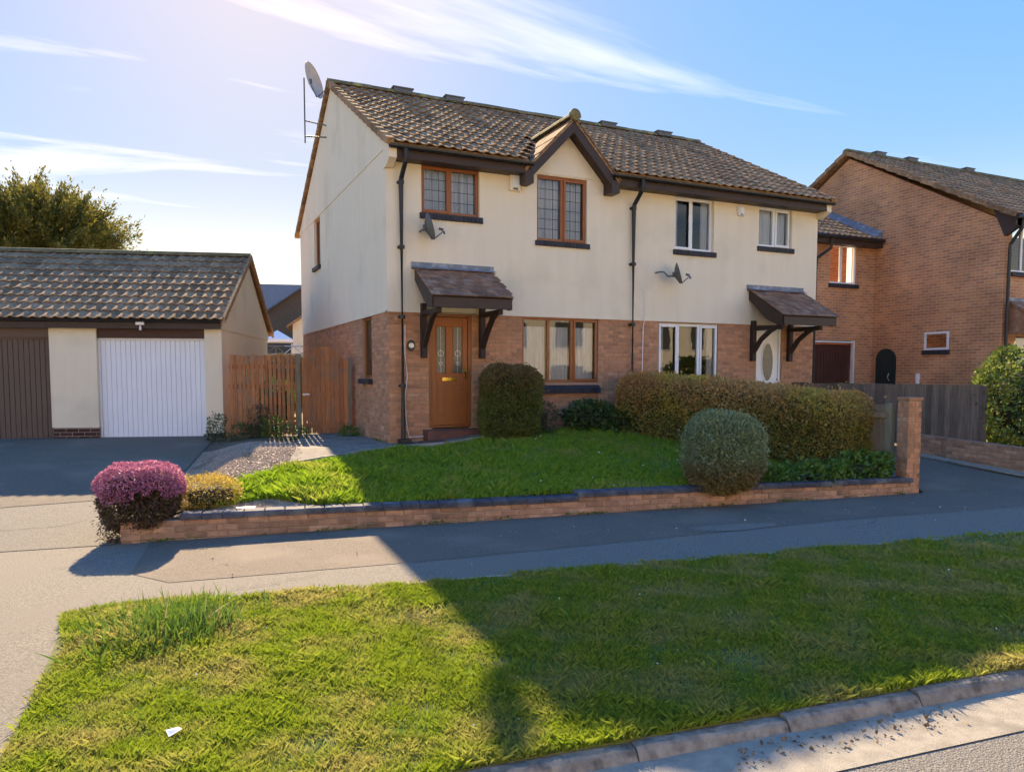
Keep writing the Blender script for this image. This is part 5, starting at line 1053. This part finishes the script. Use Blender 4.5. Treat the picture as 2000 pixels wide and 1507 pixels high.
# gravel stones and loose chippings on the bed
def stones(name, lab, poly, n, size, m, hf):
    xs = [p[0] for p in poly]; ys = [p[1] for p in poly]; x = rng.uniform(min(xs), max(xs), n*3); y = rng.uniform(min(ys), max(ys), n*3); k_ = inpoly(x, y, poly); x, y = x[k_][:n], y[k_][:n]; n = len(x)
    base = np.array([[1,0,0],[-1,0,0],[0,1,0],[0,-1,0],[0,0,1],[0,0,-1]], float); fc = np.array([[0,2,4],[2,1,4],[1,3,4],[3,0,4],[2,0,5],[1,2,5],[3,1,5],[0,3,5]])
    s = size*rng.uniform(.5, 1.3, (n,1,3))*np.array([1,1,.6]); V = base[None]*s; a = rng.uniform(0, 6.28, n); c_, s_ = np.cos(a)[:,None], np.sin(a)[:,None]
    V = np.stack([V[:,:,0]*c_ - V[:,:,1]*s_, V[:,:,0]*s_ + V[:,:,1]*c_, V[:,:,2]], 2) + np.stack([x, y, hf(x, y) + .012], 1)[:,None,:]
    F = (fc[None] + (np.arange(n)*6)[:,None,None]).reshape(-1, 3); o = stuff(ob(name, np_mesh(name, V.reshape(-1,3), F), m)); o['label'] = lab; o['category'] = 'gravel'
stones('gravel', 'pinkish gravel bed between the drive and the lawn', [(-3.75,-2.6),(-2.95,-2.9),(-2.6,-2.15),(-1.98,-1.42),(-1.6,-.6),(-1.5,1.0),(-2.5,1.8),(-3.0,1.6)], 9000, .016, GRAVEL, H)
stones('front_gravel_stones', 'grey gravel patch behind the left end of the garden wall', [(-3.45,-3.35),(-2.95,-3.2),(-2.4,-3.05),(-1.9,-3.6),(-2.2,-3.66),(-3.4,-3.45)], 1800, .014, GRAVEL, H)

def edge_weeds(name, lab, pts, n, size, m, hf):
    p = np.array(pts); k_ = rng.integers(0, len(p)-1, n); t_ = rng.uniform(0, 1, n); xy = p[k_] + (p[k_+1]-p[k_])*t_[:,None]
    keep = (np.sin(xy[:,0]*5.1+1)*np.sin(xy[:,0]*1.7+xy[:,1]*3) + rng.normal(0,.35,n)) > .35; xy = xy[keep] + rng.normal(0, .018, (keep.sum(),2)); n = len(xy)
    P = np.concatenate([xy, (hf(xy[:,0], xy[:,1]) + rng.uniform(0, size*.7, n))[:,None]], 1); V, F = leaves(P, np.tile([0,-.3,.6],(n,1)), size, size*.35, .8); o = stuff(ob(name, np_mesh(name, V, F), m)); o['label'] = lab; o['category'] = 'weeds'
edge_weeds('wall_foot_weeds', 'small weeds and moss along the foot of the garden wall', [(x, float(wl(x))-.015) for x in np.linspace(-3.9, 6.3, 12)], 2600, .035, LGREEN, Hs)
edge_weeds('pavement_edge_grass', 'grass creeping over the pavement edging', [(x, pe(x)-.02) for x in np.linspace(-3.1, 7, 12)], 5200, .04, GM1, Hs)
edge_weeds('house_foot_weeds', 'weeds along the foot of the house wall and path', [(-.05,2.4),(-.05,.1),(.7,-.04)], 500, .04, LGREEN, H)
x = rng.uniform(-4.2, 6, 26000); y = rng.uniform(-9.9, -6.0, 26000); k_ = inpoly(x, y, vp) & ((np.sin(x*4.3+.7)*np.sin(y*5.1+x) + np.sin(x*9.7)*np.sin(y*8.3+2) + rng.normal(0,.3,26000)) > .75); x, y = x[k_], y[k_]
P = np.stack([x, y, S(x) + rng.uniform(.012, .038, len(x))], 1); V, F = leaves(P, np.tile([0,0,.3],(len(x),1)), .022, .019, 1.0); o = stuff(ob('clover', np_mesh('clover', V, F), leaf_mat('clover_leaf', [(.10,.20,.03),(.16,.26,.05),(.22,.26,.06)]))); o['label'] = 'clover and small broad weeds mixed into the verge grass'; o['category'] = 'clover'

# hairline cracks and an iron cover in the tarmac
ck = MB()
for x0_, y0_, a_, n_k in ((-4.6,-4.4,.2,16),(-3.1,-5.9,-.1,14),(-5.2,-5.6,-1.2,14),(-.3,-5.0,-1.5,8),(3.6,-6.6,-.2,16),(-5.4,-2.4,-.4,14),(-4.9,-7.3,-1.4,18)):
    x_, y_ = x0_, y0_
    for i in range(n_k):
        a_ += random.uniform(-.5, .5); x2, y2 = x_ + .09*math.cos(a_), y_ + .09*math.sin(a_)*.8; w2 = random.uniform(.002, .005)
        z1, z2 = float(H(x_, y_)) + .0125, float(H(x2, y2)) + .0125
        ck.add([(x_, y_-w2, z1), (x2, y2-w2, z2), (x2, y2+w2, z2), (x_, y_+w2, z1)], [(0,1,2,3)]); x_, y_ = x2, y2
struct(ck.build('pavement_cracks', mat('crack_dark', (.05,.045,.038), None, 5, .95)))  # thin dark strips drawn as cracks
cv = MB().box(-.11, .11, -.07, .07, 0, .014); cvo = cv.build('stopcock_cover', GREYDISH, bevel=.004); cvo.location = (-2.72, -3.38, float(H(-2.72,-3.38)) + .012); cvo.rotation_euler = (0, 0, -.2); tag(cvo, 'small dark iron cover in the gravel behind the garden wall', 'cover')
